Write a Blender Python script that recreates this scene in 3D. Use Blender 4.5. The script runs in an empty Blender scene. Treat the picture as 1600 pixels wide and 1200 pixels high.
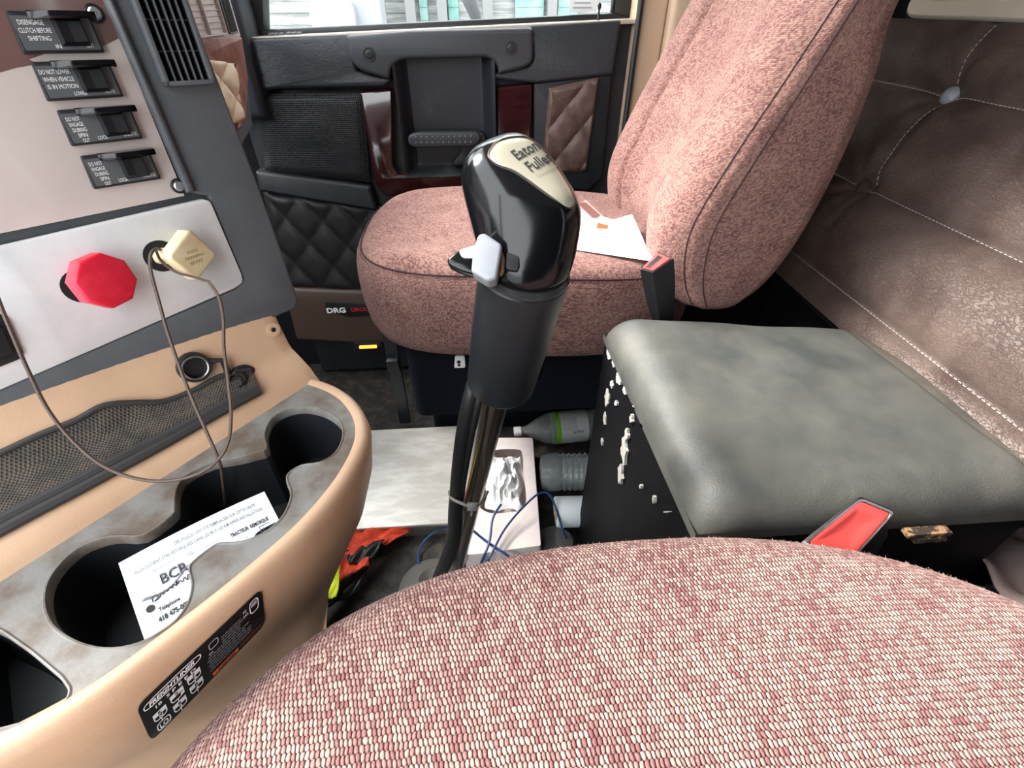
import bpy, bmesh, math, random
from mathutils import Vector, Matrix
from mathutils.geometry import tessellate_polygon, convex_hull_2d
from mathutils.bvhtree import BVHTree
random.seed(7)
V = Vector
SC = bpy.context.scene
COL = SC.collection
# ---------------------------------------------------------------- camera
F = 750.0
PIT = math.atan(600/750.0); YAW = math.atan(70/math.hypot(750, 600))
CAM = V((0, 0, 1.15))
FW = V((math.sin(YAW)*math.cos(PIT), math.cos(YAW)*math.cos(PIT), -math.sin(PIT)))
RT = V((math.cos(YAW), -math.sin(YAW), 0))
UP = RT.cross(FW)
cd = bpy.data.cameras.new('camera'); cd.sensor_width = 36; cd.lens = F/1600*36
cd.clip_start = 0.01; cd.clip_end = 200
cam = bpy.data.objects.new('camera', cd); COL.objects.link(cam)
m = Matrix((RT, UP, -FW)).transposed().to_4x4(); m.translation = CAM
cam.matrix_world = m
SC.camera = cam
# ---------------------------------------------------------------- light
w = bpy.data.worlds.new('sky'); SC.world = w; w.use_nodes = True
nt = w.node_tree; bg = nt.nodes['Background']
bg.inputs[0].default_value = (0.93, 0.97, 1.0, 1); bg.inputs[1].default_value = 3.5
SC.view_settings.view_transform = 'Standard'; SC.view_settings.look = 'None'
SC.view_settings.exposure = 1.0; SC.view_settings.gamma = 1
SC.view_settings.use_curve_mapping = False
sd = bpy.data.lights.new('low_sun', 'SUN'); sd.energy = 7.0; sd.angle = math.radians(28); sd.color = (1, .95, .88)
so = bpy.data.objects.new('low_sun', sd); COL.objects.link(so)
so.rotation_euler = V((1.0, -0.32, -0.95)).to_track_quat('-Z', 'Y').to_euler()
def portal(loc, direction, sx, sy):
    l = bpy.data.lights.new('window_portal', 'AREA'); l.shape = 'RECTANGLE'; l.size = sx; l.size_y = sy
    l.cycles.is_portal = True
    o = bpy.data.objects.new('window_portal', l); COL.objects.link(o); o.location = loc
    o.rotation_euler = V(direction).to_track_quat('-Z', 'Z').to_euler()
portal((-1.05, .55, 1.55), (1, 0, -.001), 2.0, .85)
portal((-.05, 1.66, 1.45), (0, -1, -.001), 1.1, .75)
portal((-.59, -.5, 1.15), (0, 1, -.001), .74, 1.68)
# ---------------------------------------------------------------- unprojection onto real planes
def R(u, v): return FW + RT*((u-800)/F) + UP*((600-v)/F)
def PX(u, v, ax, val):
    d = R(u, v); return CAM + d*((val-CAM[ax])/d[ax])
def PP(u, v, p0, n):
    d = R(u, v); return CAM + d*((V(p0)-CAM).dot(n)/d.dot(n))
def PD(u, v, dep): return CAM + R(u, v)*dep
# ---------------------------------------------------------------- materials
MATS = {}
def M(name, col, rough=.5, metal=0, col2=None, vs=8, vlo=.4, vhi=.6, bump=0, bs=300, kind='noise', coat=0, trans=0, ior=1.45, emit=None, spec=None, es=1, det=4, stretch=None, rough2=None, alpha=None):
    if name in MATS: return MATS[name]
    mt = bpy.data.materials.new(name); MATS[name] = mt; mt.use_nodes = True
    t = mt.node_tree; b = t.nodes['Principled BSDF']; L = t.links
    b.inputs['Base Color'].default_value = (*col, 1); b.inputs['Roughness'].default_value = rough
    b.inputs['Metallic'].default_value = metal; b.inputs['IOR'].default_value = ior
    b.inputs['Coat Weight'].default_value = coat; b.inputs['Coat Roughness'].default_value = .08
    b.inputs['Transmission Weight'].default_value = trans
    if spec is not None: b.inputs['Specular IOR Level'].default_value = spec
    if alpha is not None: b.inputs['Alpha'].default_value = alpha
    if emit: b.inputs['Emission Color'].default_value = (*emit, 1); b.inputs['Emission Strength'].default_value = es
    tc = t.nodes.new('ShaderNodeTexCoord'); mp = t.nodes.new('ShaderNodeMapping'); L.new(tc.outputs['Object'], mp.inputs[0])
    if stretch: mp.inputs['Scale'].default_value = stretch
    if col2 or rough2 is not None:
        n = t.nodes.new('ShaderNodeTexNoise'); n.inputs['Scale'].default_value = vs; n.inputs['Detail'].default_value = det
        n.inputs['Roughness'].default_value = .6
        L.new(mp.outputs[0], n.inputs[0])
        r = t.nodes.new('ShaderNodeMapRange'); r.inputs[1].default_value = vlo; r.inputs[2].default_value = vhi; L.new(n.outputs[0], r.inputs[0])
        if col2:
            x = t.nodes.new('ShaderNodeMix'); x.data_type = 'RGBA'; x.inputs[6].default_value = (*col, 1); x.inputs[7].default_value = (*col2, 1)
            L.new(r.outputs[0], x.inputs[0]); L.new(x.outputs[2], b.inputs['Base Color'])
        if rough2 is not None:
            r2 = t.nodes.new('ShaderNodeMapRange'); r2.inputs[3].default_value = rough; r2.inputs[4].default_value = rough2
            L.new(r.outputs[0], r2.inputs[0]); L.new(r2.outputs[0], b.inputs['Roughness'])
    if bump:
        if kind == 'noise':
            q = t.nodes.new('ShaderNodeTexNoise'); q.inputs['Scale'].default_value = bs; q.inputs['Detail'].default_value = 3; out = q.outputs[0]
        elif kind == 'crack':
            q = t.nodes.new('ShaderNodeTexVoronoi'); q.feature = 'DISTANCE_TO_EDGE'; q.inputs['Scale'].default_value = bs
            nz = t.nodes.new('ShaderNodeTexNoise'); nz.inputs['Scale'].default_value = bs*.35; nz.inputs['Detail'].default_value = 5
            mx = t.nodes.new('ShaderNodeMix'); mx.data_type = 'VECTOR'; mx.inputs[0].default_value = .04
            L.new(mp.outputs[0], mx.inputs[4]); L.new(nz.outputs[1], mx.inputs[5]); L.new(mx.outputs[1], q.inputs[0])
            cl = t.nodes.new('ShaderNodeMapRange'); cl.inputs[2].default_value = .12; L.new(q.outputs[0], cl.inputs[0]); out = cl.outputs[0]
        elif kind == 'dots':
            q = t.nodes.new('ShaderNodeTexVoronoi'); q.inputs['Scale'].default_value = bs; q.inputs['Randomness'].default_value = .0; out = q.outputs[0]
        if kind != 'crack': L.new(mp.outputs[0], q.inputs[0])
        bp = t.nodes.new('ShaderNodeBump'); bp.inputs['Strength'].default_value = 1; bp.inputs['Distance'].default_value = bump
        L.new(out, bp.inputs['Height']); L.new(bp.outputs[0], b.inputs['Normal'])
    return mt

def weave(name, dark, mid, light, cw, ch, bump, lo=.15, hi=.85, skew=.35):
    """two tone woven yarn, gap shade painted in: staggered stitches in metric UV"""
    mt = bpy.data.materials.new(name); MATS[name] = mt; mt.use_nodes = True
    t = mt.node_tree; b = t.nodes['Principled BSDF']; L = t.links
    b.inputs['Roughness'].default_value = .95; b.inputs['Specular IOR Level'].default_value = .15
    b.inputs['Sheen Weight'].default_value = .15; b.inputs['Sheen Roughness'].default_value = .4
    b.inputs['Sheen Tint'].default_value = (.9, .75, .75, 1)
    def mth(op, a, bb=None):
        n = t.nodes.new('ShaderNodeMath'); n.operation = op
        for i, x in enumerate((a, bb)):
            if x is None: continue
            if isinstance(x, (int, float)): n.inputs[i].default_value = x
            else: L.new(x, n.inputs[i])
        return n.outputs[0]
    tc = t.nodes.new('ShaderNodeTexCoord')
    nz = t.nodes.new('ShaderNodeTexNoise'); nz.inputs['Scale'].default_value = 60; L.new(tc.outputs['UV'], nz.inputs[0])
    wob = t.nodes.new('ShaderNodeVectorMath'); wob.operation = 'MULTIPLY_ADD'
    L.new(nz.outputs[1], wob.inputs[0]); wob.inputs[1].default_value = (cw*1.3, ch*.9, 0); L.new(tc.outputs['UV'], wob.inputs[2])
    sp = t.nodes.new('ShaderNodeSeparateXYZ'); L.new(wob.outputs[0], sp.inputs[0])
    y = mth('DIVIDE', sp.outputs[1], ch); row = mth('FLOOR', y); fy = mth('FRACT', y)
    x = mth('DIVIDE', sp.outputs[0], cw)
    x = mth('ADD', x, mth('MULTIPLY', mth('MODULO', row, 2.0), .5)); x = mth('ADD', x, mth('MULTIPLY', fy, skew))
    cx = mth('FLOOR', x); fx = mth('FRACT', x)
    ex = mth('SUBTRACT', mth('MULTIPLY', fx, 2.0), 1.0); ey = mth('SUBTRACT', mth('MULTIPLY', fy, 2.0), 1.0)
    rr = mth('ADD', mth('MULTIPLY', mth('MULTIPLY', ex, ex), .9), mth('MULTIPLY', mth('MULTIPLY', ey, ey), .62))
    h = mth('POWER', mth('MAXIMUM', mth('SUBTRACT', 1.0, rr), 0.0), .5)
    cb = t.nodes.new('ShaderNodeCombineXYZ'); L.new(cx, cb.inputs[0]); L.new(row, cb.inputs[1])
    wn = t.nodes.new('ShaderNodeTexWhiteNoise'); wn.noise_dimensions = '2D'; L.new(cb.outputs[0], wn.inputs[0])
    n2 = t.nodes.new('ShaderNodeTexNoise'); n2.inputs['Scale'].default_value = 900; n2.inputs['Detail'].default_value = 2; L.new(tc.outputs['UV'], n2.inputs[0])
    n3 = t.nodes.new('ShaderNodeTexNoise'); n3.inputs['Scale'].default_value = 14; n3.inputs['Detail'].default_value = 3; L.new(tc.outputs['UV'], n3.inputs[0])
    s = mth('ADD', mth('MULTIPLY', wn.outputs[0], .5), mth('MULTIPLY', n2.outputs[0], .5))
    s = mth('ADD', s, mth('MULTIPLY', mth('SUBTRACT', n3.outputs[0], .5), .5))
    mr = t.nodes.new('ShaderNodeMapRange'); mr.inputs[1].default_value = lo; mr.inputs[2].default_value = hi; L.new(s, mr.inputs[0])
    mx = t.nodes.new('ShaderNodeMix'); mx.data_type = 'RGBA'; mx.inputs[6].default_value = (*mid, 1); mx.inputs[7].default_value = (*light, 1); L.new(mr.outputs[0], mx.inputs[0])
    m2 = t.nodes.new('ShaderNodeMix'); m2.data_type = 'RGBA'; m2.inputs[6].default_value = (*dark, 1)  # shade between stitches put into the colour, darkest in the gaps
    h2 = t.nodes.new('ShaderNodeMapRange'); h2.inputs[1].default_value = .0; h2.inputs[2].default_value = .62; L.new(h, h2.inputs[0])
    L.new(h2.outputs[0], m2.inputs[0]); L.new(mx.outputs[2], m2.inputs[7]); L.new(m2.outputs[2], b.inputs['Base Color'])
    bp = t.nodes.new('ShaderNodeBump'); bp.inputs['Distance'].default_value = bump; L.new(h, bp.inputs['Height']); L.new(bp.outputs[0], b.inputs['Normal'])
    return mt

charcoal = M('charcoal_plastic', (.075, .082, .09), .5, bump=.0002, bs=900, col2=(.095, .10, .108), vs=9)
blackp = M('black_plastic', (.012, .013, .015), .38, bump=.00015, bs=900)
glossblack = M('gloss_black', (.003, .0034, .0045), .15, coat=.0, spec=.45)
rubber = M('black_rubber', (.014, .014, .015), .45)
doorpl = M('door_plastic', (.012, .014, .018), .5, bump=.0004, bs=350, col2=(.017, .02, .024), vs=12)
doorpad = M('door_pad_vinyl', (.022, .025, .030), .42, bump=.00025, bs=40, kind='crack')
beige = M('beige_plastic', (.50, .32, .205), .42, col2=(.56, .37, .24), vs=6, bump=.00015, bs=700)
beigedark = M('brown_beige_plastic', (.065, .04, .028), .5)
greytray = M('dirty_grey_rubber', (.20, .195, .185), .6, col2=(.115, .088, .066), vs=17, vlo=.44, vhi=.62, bump=.0003, bs=260, det=8)
cupblack = M('cup_liner_plastic', (.012, .014, .017), .45)
alum = M('brushed_aluminium_plate', (.90, .91, .92), .38, .40, col2=(.80, .81, .83), vs=14, bump=.00005, bs=120, det=8)
toolal = M('scuffed_aluminium', (.66, .65, .61), .42, .35, col2=(.52, .50, .46), vs=10, det=8, stretch=(1, 3, 1))
white = M('white_print', (.85, .85, .85), .6)
greyprint = M('grey_print', (.35, .36, .38), .6)
paper = M('white_paper', (.82, .84, .88), .7)
ink = M('black_ink', (.02, .02, .025), .7)
switchp = M('switch_label_plastic', (.085, .09, .095), .4)
redp = M('red_plastic', (.75, .012, .04), .35, col2=(.85, .03, .07), vs=40)
yelp = M('yellowed_plastic', (.83, .68, .40), .35, col2=(.88, .76, .5), vs=40)
chrome = M('worn_chrome', (.62, .55, .48), .24, 1)
steel = M('steel', (.45, .45, .46), .3, 1)
redwood = M('burgundy_wood_trim', (.022, .004, .005), .15, coat=.8, col2=(.032, .006, .007), vs=12, stretch=(1, 1, 6))
silverp = M('silver_button_plastic', (.27, .285, .32), .3)
medal = M('champagne_medallion', (.66, .63, .50), .25, .6)
beltred = M('belt_button_red', (.8, .09, .08), .3)
lidv = M('black_vinyl_lid', (.055, .060, .059), .34, bump=.0006, bs=420, col2=(.115, .113, .098), vs=9, det=8, vlo=.35, vhi=.7, rough2=.46)
boxb = M('black_carpet_side', (.004, .004, .005), .6, spec=.12, bump=.0004, bs=200)
chipw = M('chipped_white', (.42, .41, .38), .8)
leather = M('brown_leather', (.075, .048, .041), .42, bump=.00055, bs=135, kind='crack', col2=(.135, .095, .08), vs=7, det=6, rough2=.46)
thread = M('pale_thread', (.5, .46, .44), .7)
seam = M('dark_seam', (.03, .012, .016), .9)
cream = M('cream_frame_plastic', (.78, .68, .55), .5)
tanv = M('tan_quilt_vinyl', (.48, .36, .24), .6, bump=.0003, bs=300, col2=(.55, .43, .30), vs=20)
brownv = M('brown_quilt_vinyl', (.075, .044, .036), .5, bump=.0004, bs=250, col2=(.115, .07, .058), vs=20)
darkv = M('dark_quilt_vinyl', (.014, .012, .013), .5, bump=.0004, bs=250)
floorm = M('dirty_floor_mat', (.014, .013, .012), .75, col2=(.06, .05, .04), vs=26, vlo=.45, vhi=.7, bump=.001, bs=90, det=8)
cabm = M('cab_dark_lining', (.006, .006, .007), .85, spec=.2)
roofm = M('cab_roof_lining', (.35, .30, .25), .9)
meshm = M('net_fabric', (.05, .045, .04), .8, bump=.002, bs=420, kind='dots', col2=(.085, .07, .055), vs=60)
spk = M('speaker_grille', (.008, .009, .011), .5, bump=.003, bs=210, kind='dots')
orange = M('orange_mesh_fabric', (.85, .10, .03), .7, bump=.002, bs=420, kind='dots', col2=(.6, .05, .03), vs=60)
yellow = M('hi_vis_yellow', (.75, .85, .03), .4, bump=.0004, bs=200)
bluec = M('blue_cord_plastic', (.02, .055, .17), .4)
pinkcard = M('pale_pink_card', (.80, .70, .71), .6, col2=(.86, .78, .72), vs=14)
tissue = M('tissue_paper', (.86, .86, .87), .9, bump=.001, bs=60)
clearp = M('clear_film', (.9, .9, .9), .15, trans=.0, alpha=.25)
petm = M('clear_bottle_plastic', (.75, .80, .80), .08, trans=.75, ior=1.3)
labw = M('white_bottle_label', (.75, .77, .75), .5)
green = M('lime_label_band', (.28, .70, .04), .5)
glassm = M('window_glass', (.97, .99, .98), .02, trans=1, ior=1.02)
amber = M('amber_lamp_lens', (1, .35, .08), .3, emit=(1, .22, .02), es=2.2)
cablem = M('brown_cable_sheath', (.085, .055, .04), .35, bump=.0003, bs=1500)
orangep = M('orange_print', (.75, .16, .03), .5)
fab_far = weave('woven_mauve_seat_fabric', (.045, .016, .022), (.12, .046, .048), (.47, .275, .225), .0030, .0026, .0012)
fab_near = weave('woven_pink_seat_fabric', (.065, .022, .026), (.185, .078, .076), (.50, .345, .29), .0036, .0052, .0024, .22, .85, .18)

# ---------------------------------------------------------------- object helpers
def tag(o, label, cat, group=None):
    o['label'] = label
    if cat: o['category'] = cat
    if group: o['group'] = group
def thing(name, label, cat, loc, group=None):
    o = bpy.data.objects.new(name, None); COL.objects.link(o); o.location = loc; o.empty_display_size = .05
    tag(o, label, cat, group); return o
def wloc(p):
    l = V((0, 0, 0))
    while p is not None: l = l + p.location; p = p.parent
    return l
def collapse(old, new):
    n = len(old); new = [V(q) for q in new]
    for _ in range(12):
        bad = False
        for i in range(n):
            j = (i+1) % n; e = V(old[j])-V(old[i])
            if (new[j]-new[i]).dot(e) < -1e-12: mid = (new[i]+new[j])/2; new[i] = mid; new[j] = mid.copy(); bad = True
        if not bad: break
    return new
class B:
    def __init__(s): s.v = []; s.f = []; s.m = []; s.uv = {}
    def add(s, vs, fs, mi=0, uvs=None):
        o = len(s.v); s.v += [V(q) for q in vs]
        for k, f in enumerate(fs):
            if uvs: s.uv[len(s.f)] = uvs[k]
            s.f.append([i+o for i in f]); s.m.append(mi)
        return s
    def prism(s, poly, fr, z0, z1, mi=0, bev=0, seg=2, back=True):
        o, x, y, n = fr
        a = sum(poly[i][0]*poly[(i+1) % len(poly)][1]-poly[(i+1) % len(poly)][0]*poly[i][1] for i in range(len(poly)))
        if a < 0: poly = poly[::-1]
        N = len(poly)
        def inset(d):
            if d == 0: return [V(p) for p in poly]
            out = []
            for i in range(N):
                p = V(poly[i]); e1 = (p-V(poly[i-1])); e2 = (V(poly[(i+1) % N])-p)
                if e1.length < 1e-9: e1 = e2
                if e2.length < 1e-9: e2 = e1
                e1.normalize(); e2.normalize()
                n1 = V((-e1.y, e1.x)); n2 = V((-e2.y, e2.x)); b = n1+n2
                b = b/max(b.dot(b)/2, .35)
                out.append(p+b*d)
            return collapse(poly, out)
        rings = [(0, z0)]
        if bev:
            for k in range(seg+1):
                t = k/seg*math.pi/2; rings.append((bev*(1-math.cos(t)), z1-bev+bev*math.sin(t)))
        else: rings.append((0, z1))
        vs = []
        for d, z in rings:
            for q in inset(d): vs.append(o+x*q.x+y*q.y+n*z)
        fs = []
        for r in range(len(rings)-1):
            for i in range(N):
                j = (i+1) % N; fs.append([r*N+i, r*N+j, (r+1)*N+j, (r+1)*N+i])
        l_ = (len(rings)-1)*N; capp = inset(rings[-1][0])
        if N > 4:
            for t in tessellate_polygon([[V((q.x, q.y, 0)) for q in capp]]):
                a, c, d = t
                if (capp[c]-capp[a]).cross(capp[d]-capp[a]) < 0: a, c, d = a, d, c
                fs.append([l_+a, l_+c, l_+d])
        else: fs.append([l_+i for i in range(N)])
        if back: fs.append([i for i in range(N)][::-1])
        if x.cross(y).dot(n) < 0: fs = [f[::-1] for f in fs]
        return s.add(vs, fs, mi)
    def box(s, c, sx, sy, sz, mi=0, bev=.002, fr=None):
        o, x, y, n = fr or (V((0, 0, 0)), V((1, 0, 0)), V((0, 1, 0)), V((0, 0, 1)))
        c = V(c)
        return s.prism([(-sx/2, -sy/2), (sx/2, -sy/2), (sx/2, sy/2), (-sx/2, sy/2)], (o+x*c.x+y*c.y+n*c.z, x, y, n), -sz/2, sz/2, mi, min(bev, sx/2.1, sy/2.1, sz/2.1))
    def rings(s, rs, mi=0, closed=True, c0=True, c1=True, uv=None):
        N = len(rs[0]); vs = [q for r in rs for q in r]; fs = []; us = []
        for a in range(len(rs)-1):
            for i in range(N if closed else N-1):
                j = (i+1) % N; fs.append([a*N+i, a*N+j, (a+1)*N+j, (a+1)*N+i])
                if uv: jj = i+1; us.append([uv(a, i), uv(a, jj), uv(a+1, jj), uv(a+1, i)])
        s.add(vs, fs, mi, us if uv else None)
        o = len(s.v)-len(vs)
        if c0 and closed: s.f.append([o+i for i in range(N)][::-1]); s.m.append(mi)
        if c1 and closed: s.f.append([o+(len(rs)-1)*N+i for i in range(N)]); s.m.append(mi)
        return s
    def tube(s, path, r, seg=10, mi=0, cap=True):
        P = [V(q) for q in path]; rs = []; up = None
        for i, p in enumerate(P):
            t = (P[min(i+1, len(P)-1)]-P[max(i-1, 0)])
            if t.length < 1e-9: t = V((0, 0, 1))
            t.normalize()
            if up is None: up = t.orthogonal().normalized()
            up = (up-t*up.dot(t)).normalized(); sd_ = t.cross(up)
            rr = r(i/(len(P)-1)) if callable(r) else r
            rs.append([p+(up*math.cos(a)+sd_*math.sin(a))*rr for a in [k*2*math.pi/seg for k in range(seg)]])
        return s.rings(rs, mi, True, cap, cap)
    def lathe(s, prof, fr, seg=32, mi=0, cap=True, sx=1, sy=1):
        o, x, y, n = fr
        rs = [[o+x*(r*sx*math.cos(k*2*math.pi/seg))+y*(r*sy*math.sin(k*2*math.pi/seg))+n*z for k in range(seg)] for r, z in prof]
        return s.rings(rs, mi, True, cap, cap)
    def grid(s, fn, nu, nv, mi=0, uv=True, flip=False):
        P = [[V(fn(i/nu, j/nv)) for i in range(nu+1)] for j in range(nv+1)]
        mj = nv//2; U = [0]
        for i in range(nu): U.append(U[-1]+(P[mj][i+1]-P[mj][i]).length)
        W = [0]; mi_ = nu//2
        for j in range(nv): W.append(W[-1]+(P[j+1][mi_]-P[j][mi_]).length)
        vs = [q for r in P for q in r]; fs = []; us = []; N = nu+1
        for j in range(nv):
            for i in range(nu):
                f = [j*N+i, j*N+i+1, (j+1)*N+i+1, (j+1)*N+i]; u = [(U[i], W[j]), (U[i+1], W[j]), (U[i+1], W[j+1]), (U[i], W[j+1])]
                if flip: f.reverse(); u.reverse()
                fs.append(f); us.append(u)
        return s.add(vs, fs, mi, us if uv else None)
    def text(s, body, size, fn, mi=0, align='LEFT', italic=0, bold=0, sxs=1, width=None):
        cu = bpy.data.curves.new('t', 'FONT'); cu.body = body; cu.size = size; cu.align_x = align; cu.resolution_u = 2; cu.offset = bold
        to = bpy.data.objects.new('t', cu); COL.objects.link(to)
        dg = bpy.context.evaluated_depsgraph_get(); me = bpy.data.meshes.new_from_object(to.evaluated_get(dg))
        if width and len(me.vertices):
            xs_ = [q.co.x for q in me.vertices]; sxs = width/max(1e-6, max(xs_)-min(xs_))
        vs = [fn(q.co.x*sxs+q.co.y*italic, q.co.y) for q in me.vertices]; fs = [list(p.vertices) for p in me.polygons]
        s.add(vs, fs, mi)
        bpy.data.objects.remove(to); bpy.data.curves.remove(cu); bpy.data.meshes.remove(me)
        return s
    def build(s, name, mats, parent=None, ang=35, label=None, kind=None, recalc=True, base=None):
        me = bpy.data.meshes.new(name)
        off = wloc(parent) if parent is not None else V((0, 0, 0))
        loc = V((0, 0, 0))
        if parent is None and base is not None: loc = V(base); off = loc
        me.from_pydata([q-off for q in s.v], [], s.f)
        for mt in (mats if isinstance(mats, (list, tuple)) else [mats]): me.materials.append(mt)
        for i, p in enumerate(me.polygons): p.material_index = s.m[i]; p.use_smooth = True
        if s.uv:
            ul = me.uv_layers.new(name='UVMap')
            for i, p in enumerate(me.polygons):
                u = s.uv.get(i)
                if u:
                    for k, li in enumerate(p.loop_indices): ul.data[li].uv = u[k]
        if recalc:
            bm = bmesh.new(); bm.from_mesh(me); bmesh.ops.remove_doubles(bm, verts=bm.verts, dist=1e-6)
            bmesh.ops.recalc_face_normals(bm, faces=bm.faces); bm.to_mesh(me); bm.free()
        me.update()
        me.set_sharp_from_angle(angle=math.radians(ang))
        o = bpy.data.objects.new(name, me); COL.objects.link(o)
        if parent is not None: o.parent = parent
        o.location = loc
        if label: o['label'] = label
        if kind: o['kind'] = kind
        return o
def cr(pts, n=8, closed=False):
    """catmull-rom through points (any dimension)"""
    P = [V(q) for q in pts]; out = []; N = len(P)
    rng = range(N) if closed else range(N-1)
    for i in rng:
        if closed: a, b, c, d = P[i-1], P[i], P[(i+1) % N], P[(i+2) % N]
        else: a, b, c, d = P[max(i-1, 0)], P[i], P[i+1], P[min(i+2, N-1)]
        for k in range(n):
            t = k/n; out.append(.5*((2*b)+(c-a)*t+(2*a-5*b+4*c-d)*t*t+(3*b-a-3*c+d)*t**3))
    if not closed: out.append(P[-1])
    return out
def rrect(x0, y0, x1, y1, r, n=4):
    out = []
    for cx, cy, a0 in ((x1-r, y1-r, 0), (x0+r, y1-r, 90), (x0+r, y0+r, 180), (x1-r, y0+r, 270)):
        for k in range(n+1):
            a = math.radians(a0+90*k/n); out.append((cx+r*math.cos(a), cy+r*math.sin(a)))
    return out
def rpoly(pts, r, n=4):
    """round the corners of a polygon; r number or list"""
    P = [V(p) for p in pts]; N = len(P); out = []
    for i in range(N):
        rr = r[i] if isinstance(r, (list, tuple)) else r
        a, b, c = P[i-1], P[i], P[(i+1) % N]; e1 = (a-b); e2 = (c-b); l = min(rr, e1.length*.48, e2.length*.48)
        if l < 1e-6: out.append(b); continue
        p = b+e1.normalized()*l; q = b+e2.normalized()*l
        for k in range(n+1):
            t = k/n; out.append(p*(1-t)**2+b*2*t*(1-t)+q*t*t)
    return [(q.x, q.y) for q in out]
def frame(o, x, y): x = V(x).normalized(); y = V(y); y = (y-x*y.dot(x)).normalized(); return (V(o), x, y, x.cross(y))
WF = frame((0, 0, 0), (1, 0, 0), (0, 1, 0))
def screw(b, fr, r=.006, mi=0, mj=1):
    b.lathe([(r*1.5, 0), (r*1.5, .001), (r*1.25, .0016), (r*1.1, .001)], fr, 20, mi, cap=False)
    b.lathe([(r, .0005), (r, .0025), (r*.75, .0036), (r*.35, .0036), (r*.35, .002), (0.0001, .002)], fr, 16, mj, cap=False)

# ================================================================ THE CAB SHELL
def st(name, o): o['kind'] = 'structure'; return o
b = B(); b.prism([(-1.0, -.5), (1.15, -.54), (1.15, 1.66), (-1.04, 1.66)], WF, -.04, 0, 0); st('f', b.build('floor', floorm))
b = B(); b.prism([(-.45, -.5), (1.15, -.5), (1.15, 1.62), (-.45, 1.62)], WF, 2.0, 2.04, 0); st('f', b.build('ceiling', roofm))
b = B(); b.box((1.13, .56, 1.0), .04, 2.12, 2.0, 0, .001); st('f', b.build('wall_rear', cabm))
b = B(); b.box((-1.02, .56, .52), .04, 2.12, 1.04, 0, .001); st('f', b.build('wall_front', cabm))
b = B()
b.box((-.56, -.52, .15), .98, .04, .30, 0, .001); b.box((.42, -.52, 1.0), 1.26, .04, 2.0, 0, .001); b.box((-1.0, -.52, 1.1), .08, .04, 1.8, 0, .001)  # unseen driver side; its opening is shaped to let light onto the console
st('f', b.build('unseen_wall_near', cabm))
b = B()      # cab side around the passenger door
b.box((.77, 1.64, 1.0), .70, .04, 2.0, 0, .001); b.box((0, 1.66, .5), 1.3, .03, 1.0, 0, .001); b.box((-.81, 1.64, .53), .42, .04, 1.06, 0, .001); b.box((0, 1.64, 1.9), 2.1, .04, .2, 0, .001)
st('f', b.build('wall_far', cabm))

# ================================================================ PASSENGER DOOR (door_1)
YD = 1.5
def dp(u, v, y=YD): p = PX(u, v, 1, y); return (p.x, p.z)
def dps(l, y=YD): return [dp(u, v, y) for u, v in l]
def DF(y): return (V((0, y, 0)), V((1, 0, 0)), V((0, 0, 1)), V((0, -1, 0)))
def dz(x): return 1.097+.036*x      # sill line, falls towards the front
door = bpy.data.objects.new('door_1', None); COL.objects.link(door); door.location = (0, 1.55, .1); door['kind'] = 'structure'
door['label'] = 'passenger door lined in dark plastic, with wood trim and quilted vinyl'
b = B(); b.prism([(-.63, .02), (.43, .02), (.43, dz(.43)-.004), (-.63, dz(-.63)-.004)], DF(1.60), 0, .055, 0, .004)
b.build('door_shell', doorpl, door)
# sill ledge
b = B(); b.prism([(-.64, dz(-.64)-.01), (.43, dz(.43)-.01), (.43, dz(.43)), (-.64, dz(-.64))], DF(1.62), 0, .11, 0, .003)
b.build('window_ledge', M('ledge_plastic', (.42, .36, .30), .45), door)
b = B(); b.prism(rrect(-.20, 0, .12, .010, .004), (V((0, 1.575, dz(0)-.001)), V((1, 0, .036)).normalized(), V((0, -1, 0)), V((0, 0, 1))), 0, .003, 0, .001)
b.build('ledge_slot', blackp, door)
for kx in (-.50, -.455):
    b = B()
    for k in range(3): b.box((kx+k*.013, 1.545, dz(kx)+.003), .009, .02, .006, 0, .001)
    b.build('defroster_louvre', charcoal, door)
b = B()
pp = PX(935, 28, 1, 1.53); pz = dz(pp.x)
b.lathe([(.004, -.002), (.003, .012), (.0025, .02), (.005, .026), (.005, .032), (.002, .036)], (V((pp.x, 1.53, pz)), V((1, 0, 0)), V((0, 1, 0)), V((0, 0, 1))), 12)
b.build('lock_pin', blackp, door)
# upper pad left and right of the bridge
b = B()
b.prism(rpoly(dps([(384, 60), (548, 54), (556, 112), (615, 124), (600, 136), (430, 140), (384, 146)]), .006), DF(1.55), 0, .045, 0, .008, 3)
b.prism(rpoly(dps([(828, 40), (972, 31), (958, 118), (838, 131), (768, 124), (770, 114), (826, 104), (834, 92)]), .006), DF(1.55), 0, .045, 0, .008, 3)
b.build('upper_pad', doorpad, door)
b = B()
b.prism(rpoly(dps([(541, 56), (640, 48), (833, 43), (833, 95), (822, 105), (779, 116), (776, 100), (762, 89), (628, 93), (612, 104), (609, 124), (562, 110), (548, 92)]), [.004, .01, .01, .02, .02, .004, .02, .02, .02, .02, .004, .02, .02]), DF(1.55), 0, .062, 0, .01, 3)
br = b.build('pull_bridge', M('bridge_plastic', (.033, .037, .043), .5, bump=.0002, bs=600), door)
for u, v in ((577, 85), (799, 75)):
    q = dp(u, v, 1.488); b = B(); screw(b, (V((q[0], 1.488, q[1])), V((1, 0, 0)), V((0, 0, 1)), V((0, -1, 0))), .0105, 0, 0)
    b.build('screw', rubber, br)
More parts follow.
